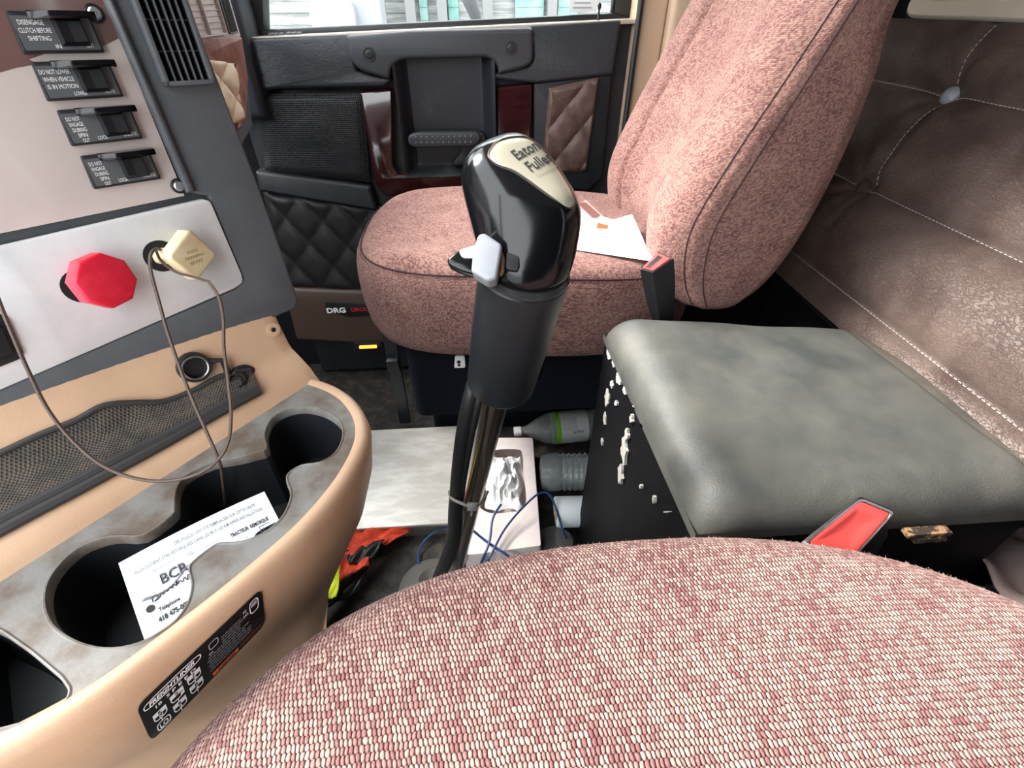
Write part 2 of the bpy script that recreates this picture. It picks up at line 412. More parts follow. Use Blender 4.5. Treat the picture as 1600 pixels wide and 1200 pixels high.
# pocket recess
x0, z1 = dp(612, 92); x1, z0 = dp(776, 272)
def pk(s, t):
    x = x0+(x1-x0)*s; z = z0+(z1-z0)*t; e = min(s, 1-s)*(x1-x0); g = min(t*1.6, 1-t+.35)*(z1-z0)
    d = min(1, min(e, g)/.035); d = d*d*(3-2*d)
    return (x, 1.49+.048*d, z)
b = B(); b.grid(pk, 48, 48, 0, False); b.build('door_pocket', M('pocket_plastic', (.013, .015, .019), .42, col2=(.05, .052, .055), vs=9, vlo=.6, vhi=.75, det=6), door)
b = B()
hb = rpoly(dps([(637, 212), (650, 207), (747, 206), (752, 216), (744, 229), (648, 231), (638, 226)], 1.49), .012, 5)
b.prism(hb, DF(1.505), 0, .018, 0, .006, 3)
for i in range(11):
    for j in range(2):
        q = dp(650+i*8.6, 214.5+j*9.0-i*.15, 1.487); b.lathe([(.003, -.001), (.0026, .0015), (.0005, .003)], (V((q[0], 1.487, q[1])), V((1, 0, 0)), V((0, 0, 1)), V((0, -1, 0))), 8, 1)
hd = b.build('inner_handle', [M('handle_grey', (.035, .038, .044), .45), M('handle_stud', (.12, .13, .145), .4)], door)
b = B(); q = dp(735, 228, 1.51); b.prism(rpoly(dps([(716, 212), (755, 206), (762, 226), (740, 256), (712, 262), (706, 256), (720, 238)], 1.51), .01), DF(1.535), 0, .022, 0, .005)
b.build('handle_pivot', blackp, hd)
# wood trim U
b = B()
b.prism(rpoly(dps([(562, 145), (612, 140), (614, 262), (622, 273), (775, 273), (777, 136), (832, 132), (828, 262), (815, 290), (640, 312), (598, 306), (584, 286)]), [.003, .003, .01, .01, .01, .003, .003, .01, .02, .03, .03, .02]), DF(1.55), 0, .048, 0, .006, 3)
b.build('wood_trim', redwood, door)
# speaker panel
def spf(s, t):
    p = PX(404+s*(568-404)+t*10, 146+t*(268-146)+s*t*18, 1, 1.518)
    r = math.hypot((s-.5)*1.1, (t-.45)); return (p.x, 1.51+.02*max(0, 1-min(s, 1-s, t, 1-t)/.06)*.5-.006*math.exp(-(r*3)**2), p.z)
b = B(); b.grid(spf, 30, 24, 0, False); b.build('speaker_grille', spk, door)
b = B(); b.prism(rpoly(dps([(398, 268), (578, 292), (590, 330), (405, 300)]), .006), DF(1.55), 0, .05, 0, .01, 3); b.build('lower_rail', doorpl, door)
b = B(); b.prism(rpoly(dps([(835, 132), (958, 118), (942, 280), (920, 300), (835, 290)]), .006), DF(1.55), 0, .035, 0, .004); b.build('rear_surround', doorpl, door)
def quilt(b, corners, y, nx, nz, amp, nu=60, nv=50, skew=0, nrm=V((0, -1, 0)), planeax=1):
    a, c, d, e = corners  # TL TR BR BL pixels
    def fn(s, t):
        u = (a[0]*(1-s)+c[0]*s)*(1-t)+(e[0]*(1-s)+d[0]*s)*t; v = (a[1]*(1-s)+c[1]*s)*(1-t)+(e[1]*(1-s)+d[1]*s)*t
        p = PX(u, v, planeax, y)
        k1 = abs(math.sin(math.pi*(s*nx+t*nz))); k2 = abs(math.sin(math.pi*(s*nx-t*nz+skew)))
        h = amp*min(1, (k1*k2)**.5*1.2)
        ed = min(s, 1-s, t, 1-t); h = h*min(1, ed/.06)-(.006*(1-min(1, ed/.05))**2)
        return p+nrm*h
    b.grid(fn, nu, nv, 0, False)
b = B(); quilt(b, ((858, 138), (937, 121), (917, 268), (846, 278)), 1.505, 1.3, 2.0, .010); b.build('quilted_insert', brownv, door, label='brown diamond-quilted vinyl insert')
b = B(); quilt(b, ((410, 300), (640, 330), (680, 462), (440, 448)), 1.52, 4, 2.0, .010, 90, 40); b.build('quilted_lower', darkv, door, label='dark diamond-quilted vinyl at the foot of the door')
b = B(); b.prism(rpoly(dps([(440, 452), (700, 462), (700, 548), (462, 533), (448, 480)]), .01), DF(1.56), 0, .055, 0, .012, 3)
ks = b.build('kick_panel', beigedark, door)
b = B()
b.prism(rpoly(dps([(508, 472), (590, 476), (590, 492), (548, 496), (508, 486)], 1.5), .004), DF(1.5045), 0, .0035, 0, .001)
q0 = PX(511, 489, 1, 1.5); q1 = PX(563, 493, 1, 1.5); sx = (q1-q0).length/ .062
b.text('DRG', .030, lambda x, y: V((q0.x+x*1.05, 1.4995, q0.z+y*.9)), 1, bold=.0012)
b.text('GROUP', .022, lambda x, y: V((q0.x+.082+x, 1.4995, q0.z+.002+y)), 2)
b.build('badge', [blackp, white, redp], ks, label='small black badge with white letters DRG')
b = B(); b.prism(rrect(-.35, .12, .42, .30, .02), DF(1.62), 0, .03, 0, .003); b.build('door_bottom', cabm, door)
# window
b = B(); b.prism([(-.56, dz(-.56)+.002), (.40, dz(.4)+.002), (.40, 1.84), (-.35, 1.84)], DF(1.609), 0, .004, 0); o = b.build('window_1', glassm); o['kind'] = 'structure'; o['label'] = 'passenger side window pane'
b = B()
fo = [(-.62, dz(-.62)), (.43, dz(.43)), (.43, 1.88), (-.40, 1.88)]; fi = [(-.525, dz(-.525)+.012), (.385, dz(.385)+.012), (.385, 1.82), (-.33, 1.82)]
for k in range(4):
    j = (k+1) % 4; b.prism([fo[k], fo[j], fi[j], fi[k]], DF(1.625), 0, .05, 0, .003)
b.build('window_frame', rubber, door)
b = B(); q0 = PX(890, 3, 1, 1.6); b.prism([(q0.x, q0.z-.022), (q0.x+.075, q0.z-.020), (q0.x+.075, q0.z+.05), (q0.x, q0.z+.05)], DF(1.6045), 0, .001, 0)
for k in range(6): b.box((q0.x+.035, q0.z-.012+k*.010, .0015), .05-.006*(k % 3), .0035, .0005, 1, 0, DF(1.6045))
b.build('window_sticker', [M('frosted_sticker', (.7, .72, .72), .6), greyprint], door)
# amber courtesy lamp in the foot of the door
q = PX(575, 541, 1, 1.49)
t_ = thing('courtesy_lamp', 'small glowing amber lamp low under the badge of the passenger door', 'lamp', (q.x, 1.49, q.z))
b = B(); b.box((q.x, 1.502, q.z+.004), .10, .02, .022, 0, .003); b.build('lamp_housing', blackp, t_)
b = B(); b.box((q.x, 1.489, q.z-.001), .062, .008, .010, 0, .003); b.build('lamp_lens', amber, t_)

# ---- pillar trims behind the door
b = B()
b.prism([(.428, .3), (.50, .3), (.50, 1.9), (.428, 1.9)], DF(1.60), 0, .11, 0, .01, 3)
b.prism([(.50, .3), (.56, .3), (.56, 1.9), (.50, 1.9)], DF(1.52), 0, .07, 0, .01, 3)
o = b.build('trim_1', M('pillar_beige', (.50, .36, .25), .5)); o['kind'] = 'structure'; o['label'] = 'beige pillar trim behind the passenger door'
b = B(); b.tube([(.425, 1.478, .3), (.425, 1.478, 1.9)], .008, 10); o = b.build('trim_2', rubber); o['kind'] = 'structure'; o['label'] = 'black rubber door seal along the pillar'
b = B(); b.prism([(.585, .6), (.70, .6), (.70, 1.9), (.585, 1.9)], DF(1.42), 0, .01, 0, .002); 
b.tube([(.578, 1.41, .6), (.578, 1.41, 1.9)], .005, 8)
tag(b.build('seat_belt_webbing', M('belt_navy', (.015, .02, .03), .7, bump=.0005, bs=500), base=(.64, 1.42, .6)), 'dark seat belt strap hanging by the pillar behind the passenger seat', 'seat belt')

b = B(); b.prism([(-.72, .9), (-.545, .9), (-.535, 1.2), (-.42, 1.9), (-.62, 1.9)], DF(1.62), 0, .14, 0, .02, 3)
o = b.build('trim_5', M('pillar_dark', (.02, .024, .032), .5)); o['kind'] = 'structure'; o['label'] = 'dark front pillar at the left end of the passenger window'
# ================================================================ OUTSIDE
b = B(); b.prism([(-40, -30), (40, -30), (40, 40), (-40, 40)], WF, -1.25, -1.2, 0); o = b.build('ground', M('pale_ground', (.25, .255, .25), .9)); o['kind'] = 'structure'
bld = thing('roadside_building', 'pale building with ribbed white cladding and teal doors outside the window', 'building', (0, 6.5, -1.2))
b = B(); b.prism([(-9, -1.2), (9, -1.2), (9, 3.2), (-9, 3.2)], DF(6.7), 0, .2, 0)
for k in range(44): b.box((0, -1.15+k*.1, .203), 18, .012, .012, 0, .001, DF(6.7))
b.build('wall', M('white_cladding', (.34, .345, .34), .7, col2=(.18, .19, .185), vs=2.5, det=8, stretch=(1, 1, 8)), bld)
teal = M('teal_door_paint', (.10, .24, .21), .5, col2=(.22, .34, .31), vs=3)
for u0, u1 in ((655, 668), (700, 716), (805, 850), (872, 903)):
    a = PX(u0, 10, 1, 6.44); c = PX(u1, 10, 1, 6.44)
    b = B(); b.prism([(a.x, -1.2), (c.x, -1.2), (c.x, 1.9), (a.x, 1.9)], DF(6.48), 0, .04, 0, .005)
    for k in range(26): b.box(((a.x+c.x)/2, -1.1+k*.11, .042), abs(c.x-a.x)*.9, .02, .008, 0, .002, DF(6.48))
    b.build('door_leaf', teal, bld)
for u0 in (592, 640, 690, 762, 864):
    a = PX(u0, 10, 1, 6.3); b = B(); b.box((a.x, 6.38, .7), .10, .10, 3.8, 0, .01); b.build('post', M('grey_post', (.16, .16, .16), .6), bld)
b = B(); a = PX(540, 20, 1, 5); b.box((a.x, 5.2, .2), .55, .3, 2.8, 0, .08); b.box((a.x-.1, 5.0, .95), .35, .1, .4, 0, .05)
tag(b.build('tank', M('pale_tank', (.22, .23, .25), .5), base=(a.x, 5.2, -1.2)), 'pale grey upright tank standing in front of the building outside', 'tank')
b = B(); a = PX(728, 5, 1, 4.6); c = PX(745, 22, 1, 4.6); b.prism([(a.x-.05, a.z+.05), (a.x+.05, a.z+.08), (c.x+.03, c.z), (c.x+.03, c.z-.1), (c.x-.03, c.z-.06)], DF(4.6), 0, .04, 0, .01)
b.tube([(c.x, 4.58, c.z-.05), (c.x, 4.58, -1.2)], .02, 8)
tag(b.build('wing_mirror', M('mirror_grey', (.05, .05, .055), .4), base=(c.x, 4.6, -1.2)), 'grey mirror arm on a pole seen through the window', 'mirror')

# ================================================================ DASHBOARD WING (faces the driver)
H = V((0.729, 0.684, -0.037)).normalized(); S = V((0.065, -0.123, -0.990)); S = (S-H*S.dot(H)).normalized(); N = H.cross(-S)
O = CAM + R(130, 460)*.46
DW = (O, H, -S, N)
def dq(u, v, c=0): p = PP(u, v, O+N*c, N)-O; return (p.dot(H), -p.dot(S))
def dqs(l, c=0): return [dq(u, v, c) for u, v in l]
dash = thing('dashboard', 'truck dashboard wing with rocker switches, red and yellow knobs and an air vent', 'dashboard', (-.45, .5, .85))
b = B()
b.prism([(-.32, -.085), (.186, -.085), (.19, .067), (.178, .32), (-.32, .32)], DW, -.10, -.004, 0, .003)
out = [dq(0, 683), dq(99, 639), dq(459, 477), dq(463, 465), dq(400, 287), dq(340, 148), dq(270, 0)]
ri = [(-.32, -.122)] + [(-.111, -.104), (-.061, -.100), (.186, -.080), (.193, -.070), (.190, .067), (.182, .23), (.178, .32), (.118, .32), (.119, .222), (.121, .071), (.137, .064), (.140, -.026), (.128, -.036), (-.089, -.059), (-.32, -.083)]
b.prism(ri, DW, -.012, .006, 0, .003, 3)
b.prism([(.118, .071), (.126, .071), (.122, .23), (.124, .32), (.113, .32), (.115, .23)], DW, 0, .011, 0, .004, 3)
b.build('bezel', charcoal, dash, label='charcoal plastic bezel')
# wood switch panel, pale window reflection painted into its colour
pm = M('reflection_tinted_wood', (.68, .60, .57), .22, coat=.5, col2=(.56, .48, .45), vs=7, det=6, vlo=.3, vhi=.75)
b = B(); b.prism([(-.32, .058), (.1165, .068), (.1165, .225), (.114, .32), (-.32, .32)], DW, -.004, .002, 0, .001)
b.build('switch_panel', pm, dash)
# burgundy wood patch beyond the edge of the painted reflection
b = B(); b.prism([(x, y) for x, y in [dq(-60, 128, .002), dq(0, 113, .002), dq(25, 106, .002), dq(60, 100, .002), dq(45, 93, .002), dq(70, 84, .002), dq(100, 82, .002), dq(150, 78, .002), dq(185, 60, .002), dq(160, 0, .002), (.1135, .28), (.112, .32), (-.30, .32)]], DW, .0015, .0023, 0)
b.build('burgundy_wood_patch', M('burgundy_wood_patch', (.10, .045, .045), .2, coat=.6, col2=(.15, .08, .07), vs=9), dash, label='burgundy wood showing where the painted reflection ends')
# aluminium valve plate
b = B()
nt_ = dqs([(0, 383), (315, 310), (325, 314), (374, 428), (376, 438), (366, 447), (0, 605)])
pl = [(-.20, .046)] + nt_[:1] + nt_[1:] + [(-.20, -.088)]
b.prism(rpoly(pl, [0, 0, .004, .004, .004, .004, .006, 0, 0]), DW, 0, .008, 0, .0012)
vp = b.build('valve_plate', alum, dash, label='brushed aluminium plate')
# dark switch opening at the left edge of the plate
b = B(); b.prism(rpoly([dq(-70, 500), dq(0, 486), dq(12, 494), dq(36, 548), dq(30, 556), dq(-10, 572), dq(-70, 590)], .003), DW, .0082, .0105, 0, .001)
b.prism(rpoly([dq(-60, 512), dq(0, 502), dq(20, 545), dq(-20, 560), dq(-60, 570)], .003), DW, .0105, .016, 0, .002); b.build('switch_blank', blackp, dash)
# rocker switches with hooded guards
sw = [(.045, .217, ['DISENGAGE', 'CLUTCH BEFORE', 'SHIFTING'], 'IN', 'OUT', .0), (.045, .184, ['DO NOT LOWER', 'WHEN VEHICLE', 'IS IN MOTION'], 'LOWER', 'AUTO', 0),
      (.046, .150, ['DO NOT', 'ENGAGE', 'DURING', 'SPIN', 'OUT'], 'LOCK', 'UNLOCK', 0), (.0465, .1145, ['DO NOT', 'ENGAGE', 'DURING', 'SPIN', 'OUT'], 'LOCK', 'UNLOCK', 0)]
for a0, top, lines, l1, l2, _ in sw:
    a1 = a0+.055; bt = top-.0275
    b = B(); b.prism(rpoly([(a0, bt), (a1, bt), (a1, top), (a0+.002, top)], .0015), DW, .002, .007, 0, .0012)
    b.prism(rrect(a0+.0025, bt+.002, a1-.002, top-.003, .001), DW, .007, .0074, 1)
    z = .0076
    lh = .0042 if len(lines) == 5 else .0052
    for k, ln in enumerate(lines):
        sz = .0046 if len(lines) == 3 else .0044
        cx = a0+.0125 if len(lines) == 3 else a0+.0085
        b.text(ln, sz*1.0, lambda x, y, cx=cx, k=k: O+H*(cx+.001+x+.0006*k)+(-S)*(top-.0088-k*lh+y)+N*z, 2, 'CENTER', width=(.0205 if len(ln) > 9 else len(ln)*.00178) if len(lines) == 3 else len(ln)*.00165)
    b.text(l1, .0042, lambda x, y: O+H*(a0+.0245+x)+(-S)*(bt+.0030+y)+N*z, 2, 'CENTER', width=len(l1)*.0018)
    b.text(l2, .0042, lambda x, y: O+H*(a1-.009+x)+(-S)*(bt+.0034+y)+N*z, 2, 'CENTER', width=len(l2)*.0018)
    sb = b.build('rocker_switch', [blackp, switchp, white], dash)
    # rocker: two concave facets
    rx0, rx1, ry0, ry1 = a0+.027, a0+.047, bt+.0045, top-.004
    def rk(s, t):
        x = rx0+(rx1-rx0)*s; y = ry0+(ry1-ry0)*t
        e = min(s, 1-s, t*1.0, 1-t); hh = .004+.004*abs(s-.45)
        return O+H*x-S*y+N*(.0074+hh*min(1, e/.10))
    b = B(); b.grid(rk, 20, 14, 0, False); b.build('rocker', M('rocker_black', (.006, .007, .009), .45), sb)
    # hood
    hx0, hx1 = a0+.018, a0+.057
    prof = [(top-.0035, .0074), (top-.0055, .0185), (top-.004, .0195), (top-.0005, .0185), (top+.0005, .0074)]
    def hr(x, f): return [O+H*x-S*y+N*(.0074+(zz-.0074)*f) for y, zz in prof]
    b = B(); b.rings([hr(hx0-.004, .05), hr(hx0+.004, .75), hr(hx0+.012, 1), hr(hx1-.006, 1.05), hr(hx1, .85), hr(hx1, .1)], 0)
    b.build('switch_guard', glossblack, sb)
for a, c in ((.105, .217), (.1145, .078)):
    b = B(); screw(b, (O+H*a-S*c+N*.002, H, -S, N), .0048, 0, 1); b.build('screw', [blackp, steel], dash)
def vent(parent, fr, x0, y0, x1, y1, mat, nv, nh, dark, fw=.004, depth=.012):
    """frame, vertical vanes, crossbars"""
    o, x, y, n = fr
    b = B()
    b.prism([(x0, y0), (x1, y0), (x1, y0+fw), (x0, y0+fw)], fr, .002, depth, 0, .001)
    b.prism([(x0, y1-fw), (x1, y1-fw), (x1, y1), (x0, y1)], fr, .002, depth, 0, .001)
    b.prism([(x0, y0), (x0+fw, y0), (x0+fw, y1), (x0, y1)], fr, .002, depth, 0, .001)
    b.prism([(x1-fw, y0), (x1, y0), (x1, y1), (x1-fw, y1)], fr, .002, depth, 0, .001)
    b.prism([(x0+fw, y0+fw), (x1-fw, y0+fw), (x1-fw, y1-fw), (x0+fw, y1-fw)], fr, .0, .0025, 1, 0)
    vo = b.build('air_vent', [mat, dark], parent)
    for k in range(nv):
        xx = x0+fw+(x1-x0-2*fw)*(k+1)/(nv+1); b = B(); b.box((xx, (y0+y1)/2, .0065), .0009, y1-y0-2*fw, .008, 0, .0002, fr); b.build('vane', mat, vo)
    for k in range(nh):
        yy = y0+fw+(y1-y0-2*fw)*(k+1)/(nh+1); b = B(); b.box(((x0+x1)/2, yy, .0045), x1-x0-2*fw, .0010, .004, 0, .0002, fr); b.build('crossbar', mat, vo)
    return vo
vfr = (O+N*.006, H, -S, N)
vo = vent(dash, vfr, .134, .162, .178, .31, charcoal, 5, 5, cabm)
b = B(); b.box((.148, .243, .012), .009, .012, .006, 0, .001, vfr); b.build('vent_slider', M('pale_slider', (.6, .62, .64), .4), vo)
# knobs
def knob(px_hole, px_c, shape, rad, cdep, mat, name, label, rot=0, thick=.014):
    a = dq(*px_hole, .008); hp = O+H*a[0]-S*a[1]+N*.008
    c = PP(px_c[0], px_c[1], O+N*cdep, N)
    ax = (c-hp).normalized(); ax = (ax+N*1.2).normalized()
    b = B(); b.lathe([(.0135, .0), (.0155, .0), (.0155, .0007), (.0135, .0007)], (hp, H, -S, N), 28, 1, False)
    b.lathe([(.0145, .0004), (.0001, .0004)], (hp, H, -S, N), 28, 1, False)
    xx = (H-ax*H.dot(ax)).normalized(); yy = ax.cross(xx)
    fr = (hp, xx, yy, ax); L_ = (c-hp).length
    d = (c-hp).normalized(); x2 = (H-d*H.dot(d)).normalized(); y2 = d.cross(x2)
    b.lathe([(.0075, -.004), (.0085, L_*.3), (.0105, L_*.55), (.012, L_-.010)], (hp, x2, y2, d), 24, 0)
    fr2 = (c, xx, yy, ax)
    n = len(shape)
    b.prism([(rad*math.cos(rot+q)*s_, rad*math.sin(rot+q)*s_) for q, s_ in shape], fr2, -thick, .003, 0, .003, 4)
    o = b.build(name, [mat, rubber], dash, label=label)
    return o, fr2
# rotation measured in the knob's own plane
octa = [(math.radians(45*k+22.5), 1) for k in range(8)]
knob((128, 447), (166, 439), octa, .0255, .030, redp, 'trailer_air_knob', 'red octagonal push-pull knob', math.radians(8))
sq = []
for k in range(4):
    for dlt in (-9, -5, 5, 9): sq.append((math.radians(90*k+dlt), 1.0 if abs(dlt) == 5 else .955))
yk, yfr = knob((252, 400), (300, 399), sq, .0245, .028, yelp, 'parking_brake_knob', 'yellowed diamond-shaped push-pull knob', math.radians(-15), .011)
b = B()
for k, ln in enumerate(['PUSH', 'PARKING', 'BRAKE']):
    b.text(ln, .0046, lambda x, y, k=k: yfr[0]+yfr[1]*(x*1.1)+yfr[2]*(.003-k*.0055+y)+yfr[3]*.0032, 0, 'CENTER')
b.build('faded_print', M('faded_print', (.45, .33, .12), .6), yk)

# passenger side of the dashboard, beyond the wing
XD = -.50
def xq(u, v): p = PX(u, v, 0, XD); return (p.y, p.z)
XF = (V((XD, 0, 0)), V((0, 1, 0)), V((0, 0, 1)), V((1, 0, 0)))
b = B(); b.prism([(.72, .78), xq(402, 200), xq(392, 120), xq(375, 40), (1.36, 1.17), (.72, 1.19)], (V((-.62, 0, 0)), V((0, 1, 0)), V((0, 0, 1)), V((1, 0, 0))), 0, .115, 0, .015, 3)
pd = b.build('passenger_side', charcoal, dash)
b = B(); b.prism(rpoly([xq(262, -10), xq(354, -10), xq(374, 58), xq(290, 62)], .006), XF, -.004, .004, 0, .002); b.build('vent_surround', M('taupe_plastic', (.46, .40, .37), .45), dash)
b = B(); b.prism(rpoly([xq(285, 55), xq(374, 58), xq(384, 120), xq(381, 190), xq(368, 203), xq(365, 100), xq(300, 96)], .004), XF, -.004, .006, 0, .003); b.build('dash_wood_trim', M('red_brown_wood', (.16, .06, .045), .35, coat=.2, col2=(.26, .12, .09), vs=30), dash)
b = B(); quilt(b, ((315, 90), (366, 95), (380, 188), (352, 205)), XD+.004, 1.2, 1.6, .008, 40, 40, 0, V((1, 0, 0)), 0); b.build('quilted_panel', tanv, dash, label='tan diamond-quilted vinyl panel')
a = xq(283, 44); c = xq(341, -30)
vent(dash, XF, xq(283, 30)[0], 1.095, xq(342, 30)[0], 1.175, M('taupe_vent', (.40, .36, .34), .4), 1, 7, cabm, .003, .010)
vent(dash, XF, xq(347, 30)[0], 1.095, xq(361, 30)[0], 1.175, charcoal, 4, 0, cabm, .003, .008)

# ================================================================ LOWER CONSOLE WITH CUP HOLDERS
ZT = .77
T = V((.6, .8, 0)); W = V((-.8, .6, 0))
B0 = V((-.415, .245, 0))
con = thing('centre_console', 'beige centre console with a grey rubber cup holder tray below the dashboard', 'console', (-.3, .3, .3))
front = [(-.44, .07), (-.38, .092), (-.326, .118), (-.281, .147), (-.238, .191), (-.203, .232), (-.169, .279), (-.145, .332), (-.135, .384), (-.142, .425), (-.163, .462), (-.190, .488), (-.219, .505)]
fc = cr(front, 5)
def nrm2(P, i):
    t = P[min(i+1, len(P)-1)]-P[max(i-1, 0)]; t.normalize(); return V((t.y, -t.x))
rowspec = [(-.016, .765), (-.010, .770), (-.006, .7715), (-.001, .769), (.002, .764), (.0035, .755), (-.003, .715), (-.024, .65), (-.062, .57), (-.112, .46), (-.15, .32), (-.17, .12)]
b = B()
rows = []
for off, z in rowspec:
    rows.append([V((p.x+nrm2(fc, i).x*off, p.y+nrm2(fc, i).y*off, z)) for i, p in enumerate(fc)])
b.rings(rows, 0, closed=False)
# ledge and back wall, swept along the back line
def Wt(t): return .097-(t-.088)*.178
def wallp(k, t):
    """k: profile position 0..7"""
    w_ = Wt(t)
    prof = [(-.006, .765), (0, .771), (.005, .779), (.30*w_, .788), (.50*w_, .796), (.60*w_, .799), (.68*w_, .806), (.80*w_, .835), (w_+.004, .885), (w_+.006, .93)]
    i = min(int(k), len(prof)-2); f = k-i; a, c = prof[i], prof[i+1]
    p = B0+T*t+W*(a[0]*(1-f)+c[0]*f); p.z = a[1]*(1-f)+c[1]*f; return p
ts = [-.22+.545*i/40 for i in range(41)]
rows = [[wallp(k, t) for t in ts] for k in range(10)]
b.rings(rows, 0, closed=False)
# right end: side wing closing back wall to front face
endp = [wallp(k, .325) for k in range(10)]
rows = []
for off in (0, .012, .016, .016, .010):
    d = {0: V((0, 0, 0)), .012: T*.004, .016: T*.006+W*.006, .010: T*.004+W*.05}.get(off)
    rows.append([p+d for p in endp])
rows = [endp, [p+T*.005+W*.002 for p in endp], [p+T*.006+W*.008 for p in endp], [p+T*.0+W*.06 for p in endp]]
b.rings(rows, 0, closed=False)
cb = b.build('console_body', beige, con, ang=50)
conbody = b
bvh_con = BVHTree.FromPolygons([tuple(q) for q in b.v], [tuple(f) for f in b.f])
# lower end panel under the wing, down to the floor, dark
b = B(); b.prism([(-.36, .50), (-.35, .42), (-.38, .34), (-.53, .22), (-.62, .34), (-.42, .58)], WF, .0, .64, 0, .01); b.build('console_core', cabm, con)
# tray insert with openings
outer = [p+nrm2(fc, i)*(-.0105) for i, p in enumerate(fc)]
outer = [(p.x, p.y) for p in outer][3:]
bk = [B0+T*t+W*(-.001) for t in [.324, .2, .0, -.17]]
outer = outer + [(p.x, p.y) for p in bk]
tq = lambda l: [(PX(u, v, 2, ZT).x, PX(u, v, 2, ZT).y) for u, v in l]
hole1 = tq([(417, 700), (414, 676), (425, 652), (450, 638), (478, 635), (508, 643), (530, 660), (533, 682), (522, 705), (500, 719), (470, 724), (448, 738), (446, 752), (452, 772), (442, 800), (422, 822), (398, 836),
            (372, 844), (345, 845), (330, 851), (298, 876), (292, 890), (296, 912), (290, 940), (272, 966), (245, 986), (215, 1001), (175, 1009), (135, 1004), (100, 988), (78, 966), (70, 935), (76, 905), (98, 875), (130, 851), (172, 838), (222, 836), (268, 804), (273, 790), (275, 765), (290, 742), (330, 722), (372, 714), (395, 708)])
hole2 = tq([(-60, 960), (0, 988), (45, 1020), (92, 1060), (104, 1078), (100, 1092), (60, 1118), (0, 1134), (-50, 1140), (-90, 1120), (-90, 970)])
hole1 = [(p.x, p.y) for p in cr(hole1, 3, True)]; hole2 = rpoly(hole2, .004)
def platehole(b, outer, holes, z0, z1, mi=0):
    polys = [[V((x, y, 0)) for x, y in outer]] + [[V((x, y, 0)) for x, y in h] for h in holes]
    tris = tessellate_polygon(polys); flat = [q for p in polys for q in p]
    b.add([V((q.x, q.y, z1)) for q in flat], [list(t) for t in tris], mi)
    for h in polys:
        n = len(h); b.add([V((q.x, q.y, z1)) for q in h]+[V((q.x, q.y, z0)) for q in h], [[i, (i+1) % n, n+(i+1) % n, n+i] for i in range(n)], mi)
def off2(poly, d):
    a = sum(poly[i][0]*poly[(i+1) % len(poly)][1]-poly[(i+1) % len(poly)][0]*poly[i][1] for i in range(len(poly)))
    P = [V(p) for p in poly]; n = len(P); sg = 1 if a > 0 else -1; out = []
    for i in range(n):
        t = (P[(i+1) % n]-P[i-1]).normalized(); out.append((P[i].x+t.y*d*sg, P[i].y-t.x*d*sg))
    return [(q.x, q.y) for q in collapse(poly, [V(q) for q in out])]
b = B(); platehole(b, outer, [off2(hole1, .003), off2(hole2, .003)], ZT-.004, ZT-.002)
for h in (hole1, hole2):      # rolled rim of each opening
    n = len(h); rr = [[V((x, y, z)) for x, y in off2(h, d)] for d, z in ((.003, ZT-.002), (.0018, ZT-.0008), (.0006, ZT-.0012), (0, ZT-.003), (0, ZT-.012))]
    b.rings(rr, 0, True, False, False)
tr = b.build('cup_holder_tray', greytray, con, label='dirty grey rubber tray insert with keyhole-shaped opening')
for nm, h, dep in (('cup_liner', hole1, .085), ('bin_liner', hole2, .07)):
    b = B(); n = len(h); hh = off2(h, .0005)
    b.rings([[V((x, y, z)) for x, y in off2(h, d)] for d, z in ((.0008, ZT-.011), (.0002, ZT-.05), (-.004, ZT-dep))], 0, True, False, True)
    b.build(nm, cupblack, con, recalc=False)
# net pocket on the back wall
ntop = cr([V(q) for q in [(-130, 765), (-60, 735), (0, 708), (60, 680), (117, 657), (162, 634), (210, 629), (255, 627), (300, 611), (345, 588), (392, 578)]], 5)
nbot = cr([V(q) for q in [(-150, 905), (-60, 862), (0, 831), (60, 799), (120, 768), (202, 724), (250, 698), (300, 670), (340, 647), (375, 628), (405, 612)]], 5)
def netf(s, t_):
    k = s*50; i = min(int(k), 49); f = k-i
    p = (ntop[i]*(1-f)+ntop[i+1]*f)*t_+(nbot[i]*(1-f)+nbot[i+1]*f)*(1-t_)
    d = R(p.x, p.y).normalized(); h, nn, _, _ = bvh_con.ray_cast(CAM, d)
    if h is None: h = CAM+d*.55; nn = -d
    return h-d*(.0035+.004*math.sin(math.pi*t_))
b = B(); b.grid(netf, 50, 14, 0, False); npk = b.build('net_pocket', meshm, con)
b = B(); b.tube([netf(i/50, 1.0) for i in range(51)], .003, 8); b.tube([netf(i/50, 0)+V((0, 0, .001)) for i in range(51)], .0055, 8); b.tube([netf(i/50, .12)+V((0, 0, .002)) for i in range(51)], .0055, 8)
b.build('pocket_edging', M('pocket_edging', (.035, .033, .033), .6), npk)
# sockets on the back wall
wA = wallp(7, .1); wB = wallp(7, .3); wC = wallp(8.3, .3); WNn = (wB-wA).cross(wC-wA).normalized()
if WNn.dot(CAM-wA) < 0: WNn = -WNn
def onwall(u, v): return PP(u, v, wA, WNn)
wx = (wB-wA).normalized(); wy = WNn.cross(wx)
wfr = lambda p: (p, wx, wy, WNn)
p = onwall(302, 573)
b = B(); b.lathe([(.017, -.004), (.017, .006), (.0155, .0085), (.0125, .0085), (.0115, .004), (.010, .0015), (.0001, .0012)], wfr(p), 28, 0, False)
b.lathe([(.0118, .0088), (.0125, .0094), (.0135, .0092), (.0138, .0086)], wfr(p), 28, 1, False)
so_ = b.build('power_socket', [blackp, steel], con)
p2 = onwall(380, 592); 
b = B(); d = (WNn+wx*-.8+V((0, 0, .5))).normalized(); x2 = d.orthogonal().normalized(); y2 = d.cross(x2)
b.lathe([(.017, -.002), (.018, .003), (.015, .006), (.009, .008)], wfr(p2), 24, 0, False)
